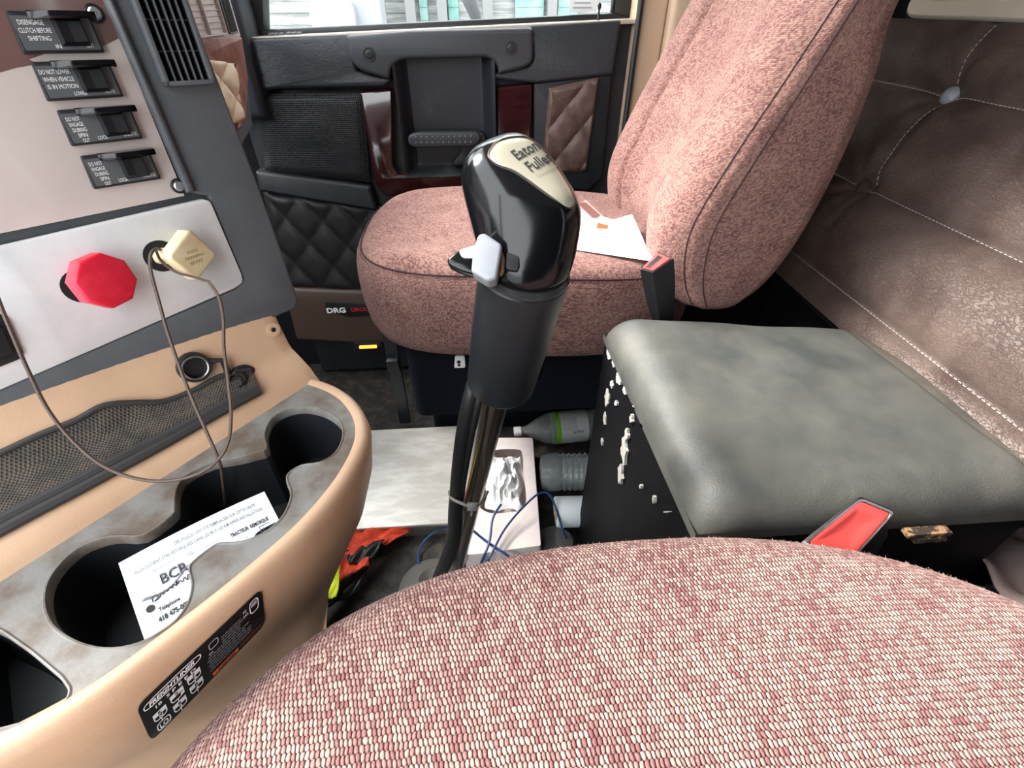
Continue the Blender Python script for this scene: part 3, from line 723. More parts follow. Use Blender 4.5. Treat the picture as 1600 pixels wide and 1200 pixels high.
b.lathe([(.009, .0), (.010, .010), (.0095, .022), (.0075, .024), (.0065, .012), (.0001, .012)], (p2, x2, y2, d), 20, 0, False)
for k in range(8):
    a = k*math.pi/4; q = p2+(x2*math.cos(a)+y2*math.sin(a))*.0098; b.tube([q+d*.006, q+d*.021], .0009, 6)
b.tube([p+wx*.016+WNn*.004, p+wx*.028+WNn*.008-wy*.004, p2-wx*.014+WNn*.003-wy*.003], .0035, 8)
b.build('socket_cap', rubber, con)
p3 = onwall(427, 515)
b = B(); b.lathe([(.0085, 0), (.0085, .0015), (.007, .002), (.003, .0015), (.0022, -.001)], wfr(p3), 20, 0, False); b.lathe([(.003, .0016), (.0001, .0016)], wfr(p3), 8, 1, False)
b.build('push_clip', [beige, blackp], con)
# gear chart decal on the front face: mapped onto the curved face
DC = [(212, 1104), (408, 918), (414, 974), (236, 1158)]
def dec(s, t, lift=.0008):
    (ax, ay), (bx, by), (cx, cy), (dx, dy) = DC
    u = (ax*(1-s)+bx*s)*(1-t)+(dx*(1-s)+cx*s)*t; v = (ay*(1-s)+by*s)*(1-t)+(dy*(1-s)+cy*s)*t
    d = R(u, v).normalized(); h, nn, _, _ = bvh_con.ray_cast(CAM, d)
    if h is None: return CAM+d*.5
    if nn.dot(d) > 0: nn = -nn
    return h+nn*lift
b = B()
def rdec(s, t, r=.06):
    return dec(s, t)
nu, nv = 36, 12; idx = {}
def inside(s, t):
    x = min(s, 1-s)*3.2; y = min(t, 1-t); r = .16
    return not (x < r and y < r and (r-x)**2+(r-y)**2 > r*r)
vs = []; fs = []
def sn(i, j): 
    s, t = i/nu, j/nv; x = min(s, 1-s)*3.2; y = min(t, 1-t); r = .17
    if x < r and y < r:
        dx, dy = r-x, r-y; l = math.hypot(dx, dy)
        if l > r: dx *= r/l; dy *= r/l; x = r-dx; y = r-dy
        s = x/3.2 if s < .5 else 1-x/3.2; t = y if t < .5 else 1-y
    return dec(s, t)
b.add([sn(i, j) for j in range(nv+1) for i in range(nu+1)], [[j*(nu+1)+i, j*(nu+1)+i+1, (j+1)*(nu+1)+i+1, (j+1)*(nu+1)+i] for j in range(nv) for i in range(nu)], 0)
AS = 3.2
def dm(s0, t0, hgt, wid=1.0, it=0): return lambda x, y: dec(s0+(x*wid+y*it)/AS*hgt, t0-y*hgt, .0013)
def dt(txt, s0, t0, hgt, wd, mi=1, bold=.02, it=0): b.text(txt, 1, lambda x, y: dec(s0+x+y*it*hgt/AS, t0-y*hgt, .0014), mi, bold=bold, width=wd)
dt('FREIGHTLINER', .075, .245, .135, .37, 1, .03, .25)
dt('18  S P E E D', .10, .40, .10, .33, 1, .015)
def oval(s0, s1, t0, t1, mi):
    n = 40; ro = []; r2 = []
    for k in range(n):
        a = 2*math.pi*k/n; c_, s_ = math.cos(a), math.sin(a); e = .6
        X = math.copysign(abs(c_)**e, c_); Y = math.copysign(abs(s_)**e, s_)
        ro.append(dec((s0+s1)/2+(s1-s0)/2*X, (t0+t1)/2+(t1-t0)/2*Y, .0013)); r2.append(dec((s0+s1)/2+((s1-s0)/2-.008)*X, (t0+t1)/2+((t1-t0)/2-.02)*Y, .0013))
    b.rings([ro, r2], mi, True, False, False)
oval(.035, .50, .10, .29, 1)
def bx_(s0, t0, s1, t1, mi, lift=.0012):
    n = 3; b.grid(lambda s, t: dec(s0+(s1-s0)*s, t0+(t1-t0)*t, lift), n, n, mi, False)
cells = [(.07, .50, 'R', 'N'), (.07, .76, 'LO', ''), (.215, .46, '5', '1'), (.215, .72, '6', '2'), (.36, .42, '7', '3'), (.36, .68, '8', '4')]
for s0, t0, c1, c2 in cells:
    if c1 == 'LO':
        oval(s0, s0+.115, t0, t0+.19, 1); dt('LO', s0+.02, t0+.15, .14, .07)
        continue
    bx_(s0, t0, s0+.11, t0+.10, 1); oval(s0, s0+.11, t0, t0+.20, 1); dt(c1, s0+.04, t0+.085, .10, .025, 2); dt(c2, s0+.04, t0+.18, .10, .03, 1)
    bx_(s0+.05, t0+.20, s0+.057, t0+.26, 1)
rr_ = random.Random(3)
for k in range(9):
    t0 = .24+k*.066; s0 = .53+.01*(k % 2); s1 = .80+.10*rr_.random()
    if k < 3: s0 = .66
    x = s0
    while x < s1:
        ln = .012+.03*rr_.random(); bx_(x, t0, min(x+ln, s1), t0+.016, 3); x += ln+.006
oval(.56, .64, .12, .30, 3); b.text('ON', 1, dm(.55, .40, .07), 1); b.text('HI', 1, dm(.84, .20, .09), 1); b.text('LO', 1, dm(.84, .30, .09), 1)
oval(.89, .965, .08, .40, 1); bx_(.905, .14, .95, .24, 3)
bx_(.545, .865, .765, .955, 4); b.text('WARNING', 1, dm(.59, .945, .09, 1.1), 2, bold=.02)
bx_(.78, .84, .965, .93, 5)
b.build('gear_chart_decal', [M('decal_black', (.006, .006, .007), .3), white, ink, greyprint, orangep, M('worn_orange_print', (.12, .03, .015), .5)], con, label='black gear chart sticker with white print')

# ---- cable looped over the yellow knob
cpts = [(-60, 380, .38), (-20, 430, .385), (10, 500, .395), (42, 575, .41), (75, 640, .425), (115, 690, .435), (165, 730, .44), (225, 750, .445), (285, 748, .45), (330, 728, .455), (355, 695, .46), (361, 650, .465), (357, 600, .465), (350, 545, .465), (349, 500, .47), (342, 465, .47), (326, 440, .472)]
cpts2 = [(252, 391, .488), (243, 389, .468), (235, 400, .462), (236, 425, .463), (248, 470, .465), (262, 520, .465), (283, 580, .465), (303, 630, .466), (325, 680, .468), (343, 722, .475), (348, 750, .50), (352, 790, .54)]
ct = thing('looped_cable', 'thin brown cable looped over the yellow knob and hanging into the cup holder', 'cable', (-.25, .40, .80))
b = B(); b.tube(cr([PD(*q) for q in cpts], 8), .0016, 8); b.tube(cr([PD(326, 440, .472), PD(300, 432, .482), PD(275, 425, .485), PD(252, 408, .482), PD(243, 389, .468)], 6), .0013, 8)
b.build('hanging_loop', cablem, ct)
b = B(); b.tube(cr([PD(*q) for q in cpts2], 8), .0016, 8); b.build('hanging_end', cablem, ct)

# ---- delivery card in the cup holder
K0 = PX(185, 880, 2, ZT-.002); K1 = PX(413, 768, 2, ZT-.002)
kx = (K1-K0); CW = kx.length; kx.normalize()
K2 = PX(229, 992, 2, ZT-.022); kyd = (K2-K0); kn = kx.cross(kyd).normalized(); kyd = (kyd-kx*kyd.dot(kx)).normalized()
if kn.dot(CAM-K0) < 0: kn = -kn
CH = (K2-K0).length*1.04
def kp(s, t, lift=0): return K0+kx*(s*CW)+kyd*(t*CH)+kn*(lift+.004*math.sin(s*3.1)-.002*t)
pc = B(); pc.grid(lambda s, t: kp(s, t*(1 if s < .35 else 1-.52*min(1, (s-.35)/.5))), 24, 10, 0, False)
def kt(s0, t0, h): return lambda x, y: kp(s0+x/CW*h, t0-y/CH*h, .0005)
def ktx(txt, s0, t0, h, mi=1, bold=0, al='LEFT', wd=None, lift=.0006): pc.text(txt, 1, lambda x, y: kp(s0+x/CW, t0-y*h/CH, lift), mi, al, bold=bold, width=(wd*CW if wd else len(txt)*h*.6))
ktx('DES POLICES ONT ETE REMPLACEES SUR CETTE UNITE', .62, .15, .0050, 2, .012, 'CENTER', .56)
ktx('ELLES DOIVENT ETRE RETORQUEES DANS LES 80 A 160 KM APRES INSTALLATION', .50, .245, .0050, 2, .012, 'CENTER', .86)
ktx('TRACTEUR  REMORQUE', .67, .41, .0055, 1, .03, 'LEFT', .27)
ktx('UNITE', .37, .36, .0045, 2, 0, 'LEFT', .05)
ktx('BCR', .19, .52, .0135, 2, .03, 'LEFT', .17)
ktx('BCR', .185, .525, .0125, 1, -.01, 'LEFT', .17, .0009)
ktx('UNE DIVISION DE', .15, .33, .0035, 2, 0, 'LEFT', .16)
for k in range(3): pc.tube([kp(.07+.30*i/16-.01*k, .56+.09*math.sin(math.pi*i/16)+.008*k-.10*(i/16), .0008) for i in range(17)], .00035, 4, 2)
pc.lathe([(.0001, .0), (.0032, 0), (.0032, .0002), (.0001, .0002)], (kp(.085, .71, .0006), kx, kyd, kn), 16, 1)
scr = [(.12, .70), (.125, .60), (.15, .60), (.155, .66), (.13, .70), (.165, .68), (.18, .62), (.19, .67), (.20, .61), (.215, .66), (.235, .60), (.245, .66), (.26, .60), (.275, .66), (.28, .55), (.285, .64), (.30, .60), (.315, .66), (.33, .59), (.345, .68), (.355, .58), (.37, .64), (.385, .59)]
pc.tube([kp(s-.01, .60+(t-.6)*.6-.02*(s-.12)/.27, .0008) for s, t in [tuple(q) for q in cr(scr, 4)]], .0004, 4, 1)
ktx('Téléphone', .125, .80, .0050, 1, .03, 'LEFT', .13); ktx('418 475-0020', .105, .91, .0062, 1, .04, 'LEFT', .21)
pc.tube([kp(.40, .60, .0006), kp(.40, .36, .0006), kp(.60, .36, .0006), kp(.60, .50, .0006)], .0002, 4, 2)
for k in range(4): pc.tube([kp(.70+.06*k, .48, .0006), kp(.70+.06*k, .54, .0006)], .0002, 4, 2)
pc.tube([kp(.86, .44, .0006), kp(.93, .44, .0006), kp(.93, .53, .0006), kp(.86, .53, .0006), kp(.86, .44, .0006)], .0003, 4, 2)
tag(pc.build('service_card', [paper, ink, M('pale_grey_ink', (.17, .17, .19), .7)], base=K0, ang=60), 'white service card with handwriting, standing in the cup holder opening', 'card')

# ================================================================ GEAR SHIFTER
sh = thing('gear_shifter', 'tall black gear shift lever with a glossy knob in front of the passenger seat', 'gear lever', (-.133, .69, 0))
PT = PD(823, 408, .475); PB = V((-.133, .69, .0))
axis = (PD(782, 600, .62)-PT).normalized()
def hull(spheres, n=3):
    bm = bmesh.new()
    for c, r in spheres:
        bmesh.ops.create_icosphere(bm, subdivisions=n, radius=r, matrix=Matrix.Translation(c))
    res = bmesh.ops.convex_hull(bm, input=bm.verts)
    bmesh.ops.delete(bm, geom=[g for g in bm.verts if not g.link_faces], context='VERTS')
    fset = set(g for g in res['geom'] if isinstance(g, bmesh.types.BMFace))
    bmesh.ops.delete(bm, geom=[f for f in bm.faces if f not in fset], context='FACES_ONLY')
    bmesh.ops.delete(bm, geom=[g for g in bm.verts if not g.link_faces], context='VERTS')
    bmesh.ops.recalc_face_normals(bm, faces=bm.faces)
    return bm
r_ = lambda px, d: px*d/F
sph = [(PD(772, 276, .452), r_(54, .452)), (PD(803, 264, .47), r_(54, .47)), (PD(772, 288, .492), r_(50, .492)), (PD(858, 338, .448), r_(53, .448)), (PD(845, 310, .49), r_(50, .49)), (PD(848, 375, .46), r_(58, .46)), (PD(829, 372, .474), r_(66, .474)), (PD(800, 320, .45), r_(56, .45))]
# neck ring of small spheres at the collar so the hull ends in a clean cylinder
xk = (RT-axis*RT.dot(axis)).normalized(); yk_ = axis.cross(xk)
NR = .0462
for k in range(20):
    a = k*math.pi/10; sph.append((PT+axis*.004+(xk*math.cos(a)+yk_*math.sin(a))*(NR-.003), .003))
bm = hull(sph, 3)
me = bpy.data.meshes.new('knob'); bm.to_mesh(me); bm.free(); me.materials.append(glossblack)
kb = bpy.data.objects.new('shift_knob', me); COL.objects.link(kb)
md = kb.modifiers.new('r', 'REMESH'); md.mode = 'VOXEL'; md.voxel_size = .0024; md.use_smooth_shade = True
md = kb.modifiers.new('s', 'SMOOTH'); md.factor = .6; md.iterations = 110
dg = bpy.context.evaluated_depsgraph_get(); me2 = bpy.data.meshes.new_from_object(kb.evaluated_get(dg)); kb.modifiers.clear(); kb.data = me2
bvk = BVHTree.FromPolygons([v.co.copy() for v in me2.vertices], [tuple(p.vertices) for p in me2.polygons])
off = wloc(sh); me2.transform(Matrix.Translation(-off)); kb.parent = sh
for p in me2.polygons: p.use_smooth = True
def kray(u, v, lift):
    d = R(u, v).normalized(); h, nn, _, _ = bvk.ray_cast(CAM, d)
    if h is None: return None
    return h+nn*lift
tear = cr([(764, 243), (775, 225), (798, 217), (822, 217), (842, 230), (863, 254), (882, 282), (895, 308), (896, 319), (886, 325), (866, 312), (836, 290), (804, 268), (776, 257)], 4, True)
cxy = V((826, 262))
def kr2(u, v, l):
    c0 = V((835, 320)); p = V((u, v))
    for _ in range(30):
        g = kray(p.x, p.y, l)
        if g: return g
        p = p+(c0-p)*.02
    return PD(u, v, .45)
def teargrid(b, sc0, sc1, lift, mi, nr=10):
    rs = []
    for k in range(nr+1):
        f = sc0+(sc1-sc0)*k/nr; rr = []
        for q in tear:
            p = cxy+(q-cxy)*f; rr.append(kr2(p.x, p.y, lift if f < .97 else lift*.6))
        rs.append(rr)
    b.rings(rs, mi, True, True, False)
b = B(); teargrid(b, .02, 1.0, .0012, 0)
b.rings([[kr2((cxy+(q-cxy)*f).x, (cxy+(q-cxy)*f).y, l) for q in tear] for f, l in ((.985, .0005), (1.0, .0018), (1.025, .0018), (1.04, -.0005))], 1, True, False, False)
# print: px basis of the writing
def ktext(txt, u0, v0, size, mi, sq_=1, bold=0):
    ex = V((.86, -.47)); ey = V((-.68, -.70))
    def fn(x, y):
        p = V((u0, v0))+ex*x+ey*(y*size); return kr2(p.x, p.y, .0017)
    b.text(txt, 1, fn, mi, bold=bold, width=sq_)
ktext('Eaton', 808, 253, 27, 2, 40, .02); ktext('Fuller', 829, 271, 27, 2, 40, .02); ktext('Transmission', 838, 280, 9, 3, 38)
b.build('medallion', [medal, chrome, ink, M('grey_engraving', (.25, .24, .2), .5)], sh, label='champagne metal medallion lettered Eaton Fuller', recalc=False, ang=60)
# collar and skirt
def shf(dist): return (PT+axis*dist, xk, yk_, axis)
LSK = (PD(782, 590, .61)-PT).length
b = B(); b.lathe([(NR-.004, .0), (NR+.0003, .0035), (NR+.0003, .006), (NR-.003, .008)], shf(.006), 40, 0)
b.build('collar_ring', M('collar_black', (.03, .03, .032), .2), sh)
b = B(); b.lathe([(NR-.002, 0), (NR, .002), (NR-.0005, LSK*.5), (NR-.003, LSK*.97), (NR-.006, LSK), (NR-.012, LSK), (NR-.014, LSK*.9)], shf(.013), 48, 0, False)
b.lathe([(NR-.014, 0), (NR-.014, .001), (.0001, .001)], shf(.013+LSK*.9), 32, 0, False)
b.build('grip_skirt', M('skirt_plastic', (.012, .014, .017), .36, bump=.0002, bs=500), sh)
b = B(); sp_ = PT+axis*(LSK*.86)+xk*(NR-.002); b.tube([sp_-axis*.018, sp_+axis*.018], .004, 8); b.build('skirt_latch', glossblack, sh)
# range selector (silver) and splitter (black/white)
def camprism(pts, d0, th, mats, name, label=None, bev=.003, lean=0):
    b = B(); o = PD(pts[0][0], pts[0][1], d0); fr = (o, RT, UP, -FW)
    P = []
    for u, v in pts: q = PD(u, v, d0)-o; P.append((q.dot(RT), q.dot(UP)))
    b.prism(rpoly(P, .003), fr, -th, 0, 0, bev, 4); return b.build(name, mats, sh, label=label, ang=50)
camprism([(747, 366), (757, 363), (785, 382), (783, 396), (776, 436), (762, 440), (736, 424), (739, 392)], .425, .028, silverp, 'range_selector', 'silver flip selector')
camprism([(698, 404), (712, 392), (745, 384), (752, 420), (744, 430), (722, 424), (700, 414)], .440, .016, [glossblack], 'splitter_button', 'black splitter lever')
camprism([(716, 391), (744, 382), (752, 402), (722, 402)], .4345, .004, [white], 'splitter_insert', 'white insert of the splitter lever', .001)
camprism([(782, 380), (790, 386), (788, 424), (780, 430)], .437, .02, [M('worn_brass_edge', (.30, .22, .14), .6)], 'selector_slot')
camprism([(791, 394), (812, 400), (810, 424), (790, 420)], .4345, .01, [rubber], 'grip_window', None, .001)
# chrome shaft, hose, tie
b = B(); s0 = PD(786, 575, .625); s1 = PX(712, 890, 2, 0); b.tube([s0+(s1-s0)*k/6 for k in range(7)], .0185, 24); b.build('lever_shaft', chrome, sh)
hp_ = [PD(748, 575, .65), PD(735, 620, .655), PD(724, 680, .70), PD(717, 740, .76), PD(713, 790, .82), PD(707, 850, .93), V((PB.x-.01, PB.y-.04, .0))]
b = B(); b.tube(cr(hp_, 8), lambda t: .0095+.006*t, 16); b.build('air_hose', rubber, sh)
hp2 = [PD(760, 575, .64), PD(747, 630, .65), PD(735, 690, .70), PD(725, 750, .76), PD(718, 800, .83)]
b = B(); b.tube(cr(hp2, 8), .0045, 12); b.build('thin_air_hose', rubber, sh)
zc = [(702, 768, .81), (706, 779, .785), (722, 787, .77), (738, 792, .77), (752, 785, .78), (762, 768, .81)]
b = B(); b.tube(cr([PD(*q) for q in zc], 6), .0026, 8); b.box((0, 0, 0), .016, .012, .008, 0, .002, (PD(738, 792, .765), RT, UP, -FW)); b.tube([PD(738, 792, .765), PD(737, 806, .765)], .002, 6)
b.build('cable_tie', M('grey_tie', (.12, .12, .12), .4), sh)
b = B(); b.lathe([(.085, 0), (.075, .012), (.05, .025), (.035, .035), (.03, .045), (.010, .030)], (PB+V((-.02, -.06, 0)), V((1, 0, 0)), V((0, 1, 0)), V((0, 0, 1))), 28, 0, False)
b.build('boot', M('dusty_rubber', (.10, .095, .09), .7, bump=.0006, bs=90), sh)

# ================================================================ SEATS
def superell(a, bb, p, n):
    out = []
    for k in range(n):
        t = 2*math.pi*k/n; c, s = math.cos(t), math.sin(t)
        out.append((math.copysign(abs(c)**(2/p), c)*a, math.copysign(abs(s)**(2/p), s)*bb))
    return out
# ---- driver's cushion, foreground
ds = thing('driver_seat', 'pink woven seat cushion filling the near foreground', 'seat', (.17, -.02, 0))
n = 120; se = superell(.46, .31, 2.3, n); cx_, cy_ = .16, -.005
prof = []
for k in range(0, 15): f = k/14*.80; prof.append((f+.0001, .735-.030*f**2.2))
for k in range(1, 13):
    a = k/12*math.pi/2; prof.append((.80+.20*math.sin(a), .735-.030*.8**2.2-.070*(1-math.cos(a))))
for f, z in ((1.003, .62), (1.0, .58), (.985, .55), (.94, .535), (.5, .53)): prof.append((f, z))
rows = []; arc = [0]
for i, (f, z) in enumerate(prof):
    rows.append([V((cx_+x*f, cy_+y*f, z)) for x, y in se])
for i in range(1, len(prof)): arc.append(arc[-1]+math.hypot((prof[i][0]-prof[i-1][0])*.36, prof[i][1]-prof[i-1][1]))
def uvd(a, i):
    x, y = se[i % n]; l = math.hypot(x, y); return (cx_+x/l*arc[a]*l/.36, cy_+y/l*arc[a]*l/.36)
b = B(); b.rings(rows, 0, True, False, True, uvd); cu = b.build('seat_cushion', fab_near, ds, ang=80)
b = B(); b.prism(rrect(-.10, -.22, .45, .18, .03), WF, .0, .535, 0, .01); b.build('seat_pedestal', cabm, ds)
# short fuzz along the crest
fz = B(); rf = random.Random(5)
for k in range(2600):
    a = rf.uniform(0, math.pi); f = rf.uniform(.80, 1.0); i = int(a/(2*math.pi)*n) % n; x, y = se[i]
    z = .735-.030*.8**2.2-.070*(1-math.sqrt(max(0, 1-((f-.8)/.2)**2))) if f > .8 else .72
    x2, y2 = se[(i+1) % n]; q = rf.random(); x = x*(1-q)+x2*q; y = y*(1-q)+y2*q
    p = V((cx_+x*f, cy_+y*f, z)); o = V((x*.3*(f-.7)*8, y*(f-.7)*8, .25)).normalized()
    d = (o+V((rf.uniform(-1, 1), rf.uniform(-1, 1), rf.uniform(-1, 1)))*.7).normalized(); t = d.orthogonal().normalized()*.00012
    L_ = rf.uniform(.001, .003); fz.add([p-t, p+t, p+d*L_], [[0, 1, 2]])
o = fz.build('fabric_fuzz', M('fuzz', (.6, .42, .40), .9), ds, recalc=False); o['kind'] = 'stuff'

# ---- passenger seat
ps = thing('passenger_seat', 'mauve woven passenger seat with tall contoured backrest beside the door', 'seat', (.1, 1.02, 0))
n = 140; se2 = superell(.36, .262, 3.2, n)
prof = []
for k in range(0, 12): f = k/11*.86; prof.append((f+.0001, .785-.012*f**2))
prof += [(.90, .774), (.94, .768), (.962, .7615), (.968, .7545), (.9705, .7555), (.980, .757), (.990, .750), (1.0, .735), (1.006, .71), (1.006, .68), (1.0, .65), (.985, .615), (.955, .59), (.90, .575), (.5, .57)]
rows = []; arc = [0]
cxp, cyp = .105, 1.045
for i, (f, z) in enumerate(prof):
    row = []
    for x, y in se2:
        dz_ = -.05*max(0, (x*f)/.36*.5+.15)+(.010*math.exp(-((abs(y*f)-.19)/.05)**2) if f < .95 else 0)
        drop = -.035*(1-min(1, max(0, (x*f+.36)/.3)))**2 if z < .74 else 0
        row.append(V((cxp+x*f, cyp+y*f, z+dz_*(1 if z > .6 else .8)-drop*0)))
    rows.append(row)
for i in range(1, len(prof)): arc.append(arc[-1]+math.hypot((prof[i][0]-prof[i-1][0])*.31, prof[i][1]-prof[i-1][1]))
def uvp(a, i):
    x, y = se2[i % n]; l = math.hypot(x, y); return (x/l*arc[a]*l/.31, y/l*arc[a]*l/.31)
def uvp2(a, i): return (i*1.9/n, arc[a])
b = B(); b.rings(rows[:17], 0, True, False, False, uvp); k0 = rows[16:]
arc0 = arc; b.rings(k0, 0, True, False, True, lambda a, i: (i*1.9/n, arc0[a+16])); b.build('seat_cushion', fab_far, ps, ang=60)
b = B(); b.tube([rows[14][i]+V((0, 0, .0015)) for i in range(n)]+[rows[14][0]], .0016, 6, 0, False); b.build('piping', seam, ps)
# backrest
lev = [((.445, .672), (.455, .672)), ((.39, .685), (.50, .683)), ((.358, .72), (.545, .72)), ((.338, .78), (.575, .78)), ((.338, .85), (.595, .86)), ((.375, .95), (.607, .96)), ((.42, 1.05), (.607, 1.06)), ((.465, 1.15), (.60, 1.16)), ((.56, 1.35), (.66, 1.36)), ((.60, 1.42), (.67, 1.42)), ((.63, 1.44), (.65, 1.44))]
FL = cr([V(a) for a, _ in lev], 10); BL = cr([V(c) for _, c in lev], 10)
ycb, hyb = 1.03, .248
def grooves(y, fz):
    g = 0
    yl = [(-.115, .9), (.115, .9)]
    for y0, am in yl: g += .010*math.exp(-((y-y0)/.006)**2)
    # diagonal stitches
    for (ya, za, yb, zb) in ((.115, .80, -.115, 1.12), (-.115, .78, .115, .92), (.115, .70, -.115, .90), (.115, 1.05, -.115, 1.35)):
        t = (fz-za)/(zb-za)
        if 0 <= t <= 1: yy = ya+(yb-ya)*t; g += .0035*math.exp(-((y-yy)/.0045)**2)
    return g
rows = []; NFR = 130; NC = 9
def section(dl, hy):
    rc = min(.045, dl*.45); P = []
    for k in range(NC): a = math.pi/2*k/NC; P.append((hy-rc+rc*math.cos(a), rc-rc*math.sin(a)))
    for k in range(NFR+1): P.append((hy-rc-2*(hy-rc)*k/NFR, 0))
    for k in range(1, NC+1): a = math.pi/2*k/NC; P.append((-(hy-rc)-rc*math.sin(a), rc-rc*math.cos(a)))
    for k in range(1, 8): P.append((-hy, rc+(dl-2*rc)*k/8))
    for k in range(NC): a = math.pi/2*k/NC; P.append((-(hy-rc)-rc*math.cos(a), dl-rc+rc*math.sin(a)))
    for k in range(21): P.append((-(hy-rc)+2*(hy-rc)*k/20, dl))
    for k in range(1, NC+1): a = math.pi/2*k/NC; P.append(((hy-rc)+rc*math.sin(a), dl-rc+rc*math.cos(a)))
    for k in range(1, 8): P.append((hy, dl-rc-(dl-2*rc)*k/8))
    return P
for li in range(len(FL)):
    f, k = FL[li], BL[li]; row = []; d = V((k.x-f.x, k.y-f.y)); dl = d.length; dn = d.normalized()
    ns = min(1, dl/.15); hy = hyb*(1-.45*(1-ns)**2)
    for (y, dp_) in section(dl, hy):
        q = f+dn*dp_; bow = 0
        if dp_ < .02:
            w_ = 1-dp_/.02
            q = q+dn*(w_*ns*(.022*math.exp(-(y/.10)**4)+grooves(y, q.y)-.012*math.exp(-((abs(y)-.165)/.05)**2)))
        yo = y+math.copysign(.010*math.sin(math.pi*min(1, max(0, dp_/dl)))*ns, y) if abs(y) > hy-.001 else y
        row.append(V((q.x, ycb-yo, q.y)))
    rows.append(row)
nr = len(rows[0])
vl = [0]
for i in range(1, len(FL)): vl.append(vl[-1]+(FL[i]-FL[i-1]).length+.0001)
ul = [0]; mid = rows[len(rows)//2]
for i in range(1, nr+1): ul.append(ul[-1]+(mid[i % nr]-mid[i-1]).length)
b = B(); b.rings(rows, 0, True, True, True, lambda a, i: (ul[i], vl[a])); bk_ = b.build('backrest', fab_far, ps, ang=80)
# piping round the near bolster edge
def edge_line(ai, l0, l1, push):
    return [rows[l][ai]+V((-.0, -push, 0)) for l in range(l0, l1)]
ia = int(nr*.0+7)
b = B()
for ai in (nr-1, 2): b.tube([rows[l][ai]+V((-.0003, -.0008, 0)) for l in range(14, 98)], .0010, 6)
b.build('piping', seam, bk_)
# pedestal, white bracket
b = B(); b.prism(rrect(-.18, 1.20, .40, 1.34, .03), WF, .0, .40, 0, .01); b.prism(rrect(-.17, .86, .40, 1.28, .03), WF, .375, .585, 0, .01)
b.build('seat_pedestal', M('pedestal_navy', (.003, .0045, .009), .8, spec=.2), ps)
q = PX(717, 566, 1, .835)
b = B(); fr = (V((q.x, .835, q.z)), V((1, 0, 0)), V((0, 0, 1)), V((0, -1, 0)))
b.prism(rpoly([(-.011, -.014), (.013, -.014), (.013, .016), (-.007, .016)], .004), fr, -.004, .002, 0, .001); b.lathe([(.0045, .0022), (.0001, .0022)], (fr[0]+V((0, 0, .002)), fr[1], fr[2], fr[3]), 12, 1, False)
b.lathe([(.0035, .0022), (.0001, .0022)], (fr[0]+V((0, 0, -.006)), fr[1], fr[2], fr[3]), 12, 1, False)
b.build('mounting_tab', [white, ink], ps, label='small white metal tab with a hole')
b = B(); q = PX(618, 590, 1, 1.20); b.box((q.x, 1.22, .28), .035, .02, .5, 0, .004); b.box((q.x, 1.20, q.z+.05), .035, .02, .04, 0, .004)
b.build('height_rail', M('rail_black', (.02, .022, .025), .4), ps)

# ---- paper and pen wallet on the seat
def seatz(x): return .789-.05*max(0, (x-cxp)/.36*.5+.15)
def onseat(u, v, lift=.002):
    p = PX(u, v, 2, .775)
    for _ in range(4): p = PX(u, v, 2, seatz(p.x)+lift)
    return p
def sheet(corners, nu=12, nv=8, curl=None, lift=.002):
    a, c, d, e = corners
    def fn(s, t):
        u = (a[0]*(1-s)+c[0]*s)*(1-t)+(e[0]*(1-s)+d[0]*s)*t; v = (a[1]*(1-s)+c[1]*s)*(1-t)+(e[1]*(1-s)+d[1]*s)*t
        p = onseat(u, v, lift)
        if curl: p = p+V((0, 0, curl(s, t)))
        return p
    return fn
b = B(); fn = sheet(((890, 322), (985, 352), (1028, 410), (870, 386)), 14, 10, lambda s, t: .035*max(0, s-.72)*max(0, .6-t)*4)
b.grid(fn, 20, 14, 0, False)
b.tube([fn(.35, .3)+V((0, 0, .001)), fn(.52, .9)+V((0, 0, .001))], .0004, 4, 1); b.tube([fn(.1, .2)+V((0, 0, .001)), fn(.98, .25)+V((0, 0, .001))], .0003, 4, 1)
o = b.build('paper_sheet', [paper, greyprint], base=fn(.5, .5), ang=60); o.modifiers.new('t', 'SOLIDIFY').thickness = .0006
tag(o, 'white sheet of paper with a raised corner lying on the passenger seat', 'paper')
wl = thing('pen_wallet', 'clear plastic sleeve holding a red-tipped pen on the white paper', 'pen', onseat(925, 345, .006))
fn2 = sheet(((890, 330), (915, 312), (958, 352), (900, 352)), 8, 6, None, .009)
b = B(); b.grid(fn2, 6, 4, 0, False); o = b.build('plastic_sleeve', M('clear_sleeve', (.8, .8, .82), .12, alpha=.3, coat=.5), wl); 
b = B(); b.tube([onseat(900, 346, .011), onseat(934, 352, .011)], .0045, 10); b.build('pen_barrel', M('pen_white', (.7, .7, .72), .3), wl)
b = B(); b.tube([onseat(934, 352, .011), onseat(938, 353, .011), onseat(950, 355, .011)], lambda t: .006-.002*t, 10); b.build('pen_cap', M('pen_red', (.9, .10, .03), .4), wl)
b = B(); b.grid(sheet(((903, 318), (915, 316), (938, 336), (925, 340)), 4, 4, None, .011), 3, 3, 0, False); b.build('brown_slip', M('brown_slip', (.16, .06, .05), .6), wl)

# ---- belt buckles
def buckle(name, c, x, y, Lb, wd, th, label, red_w, stalk, hollow=False):
    """c: centre of the release face; x: along face width; y: along face height; body goes back along -n"""
    t = thing(name, label, 'seat belt buckle', c-V((0, 0, .15)))
    x = V(x).normalized(); y = V(y); y = (y-x*y.dot(x)).normalized(); nn = x.cross(y)
    if nn.dot(CAM-c) < 0: nn = -nn; 
    fr = (c, x, y, nn)
    b = B(); b.prism(rrect(-wd/2, -th/2, wd/2, th/2, .005), fr, -Lb, 0, 0, .003, 3); b.build('buckle_body', blackp, t)
    return t, fr
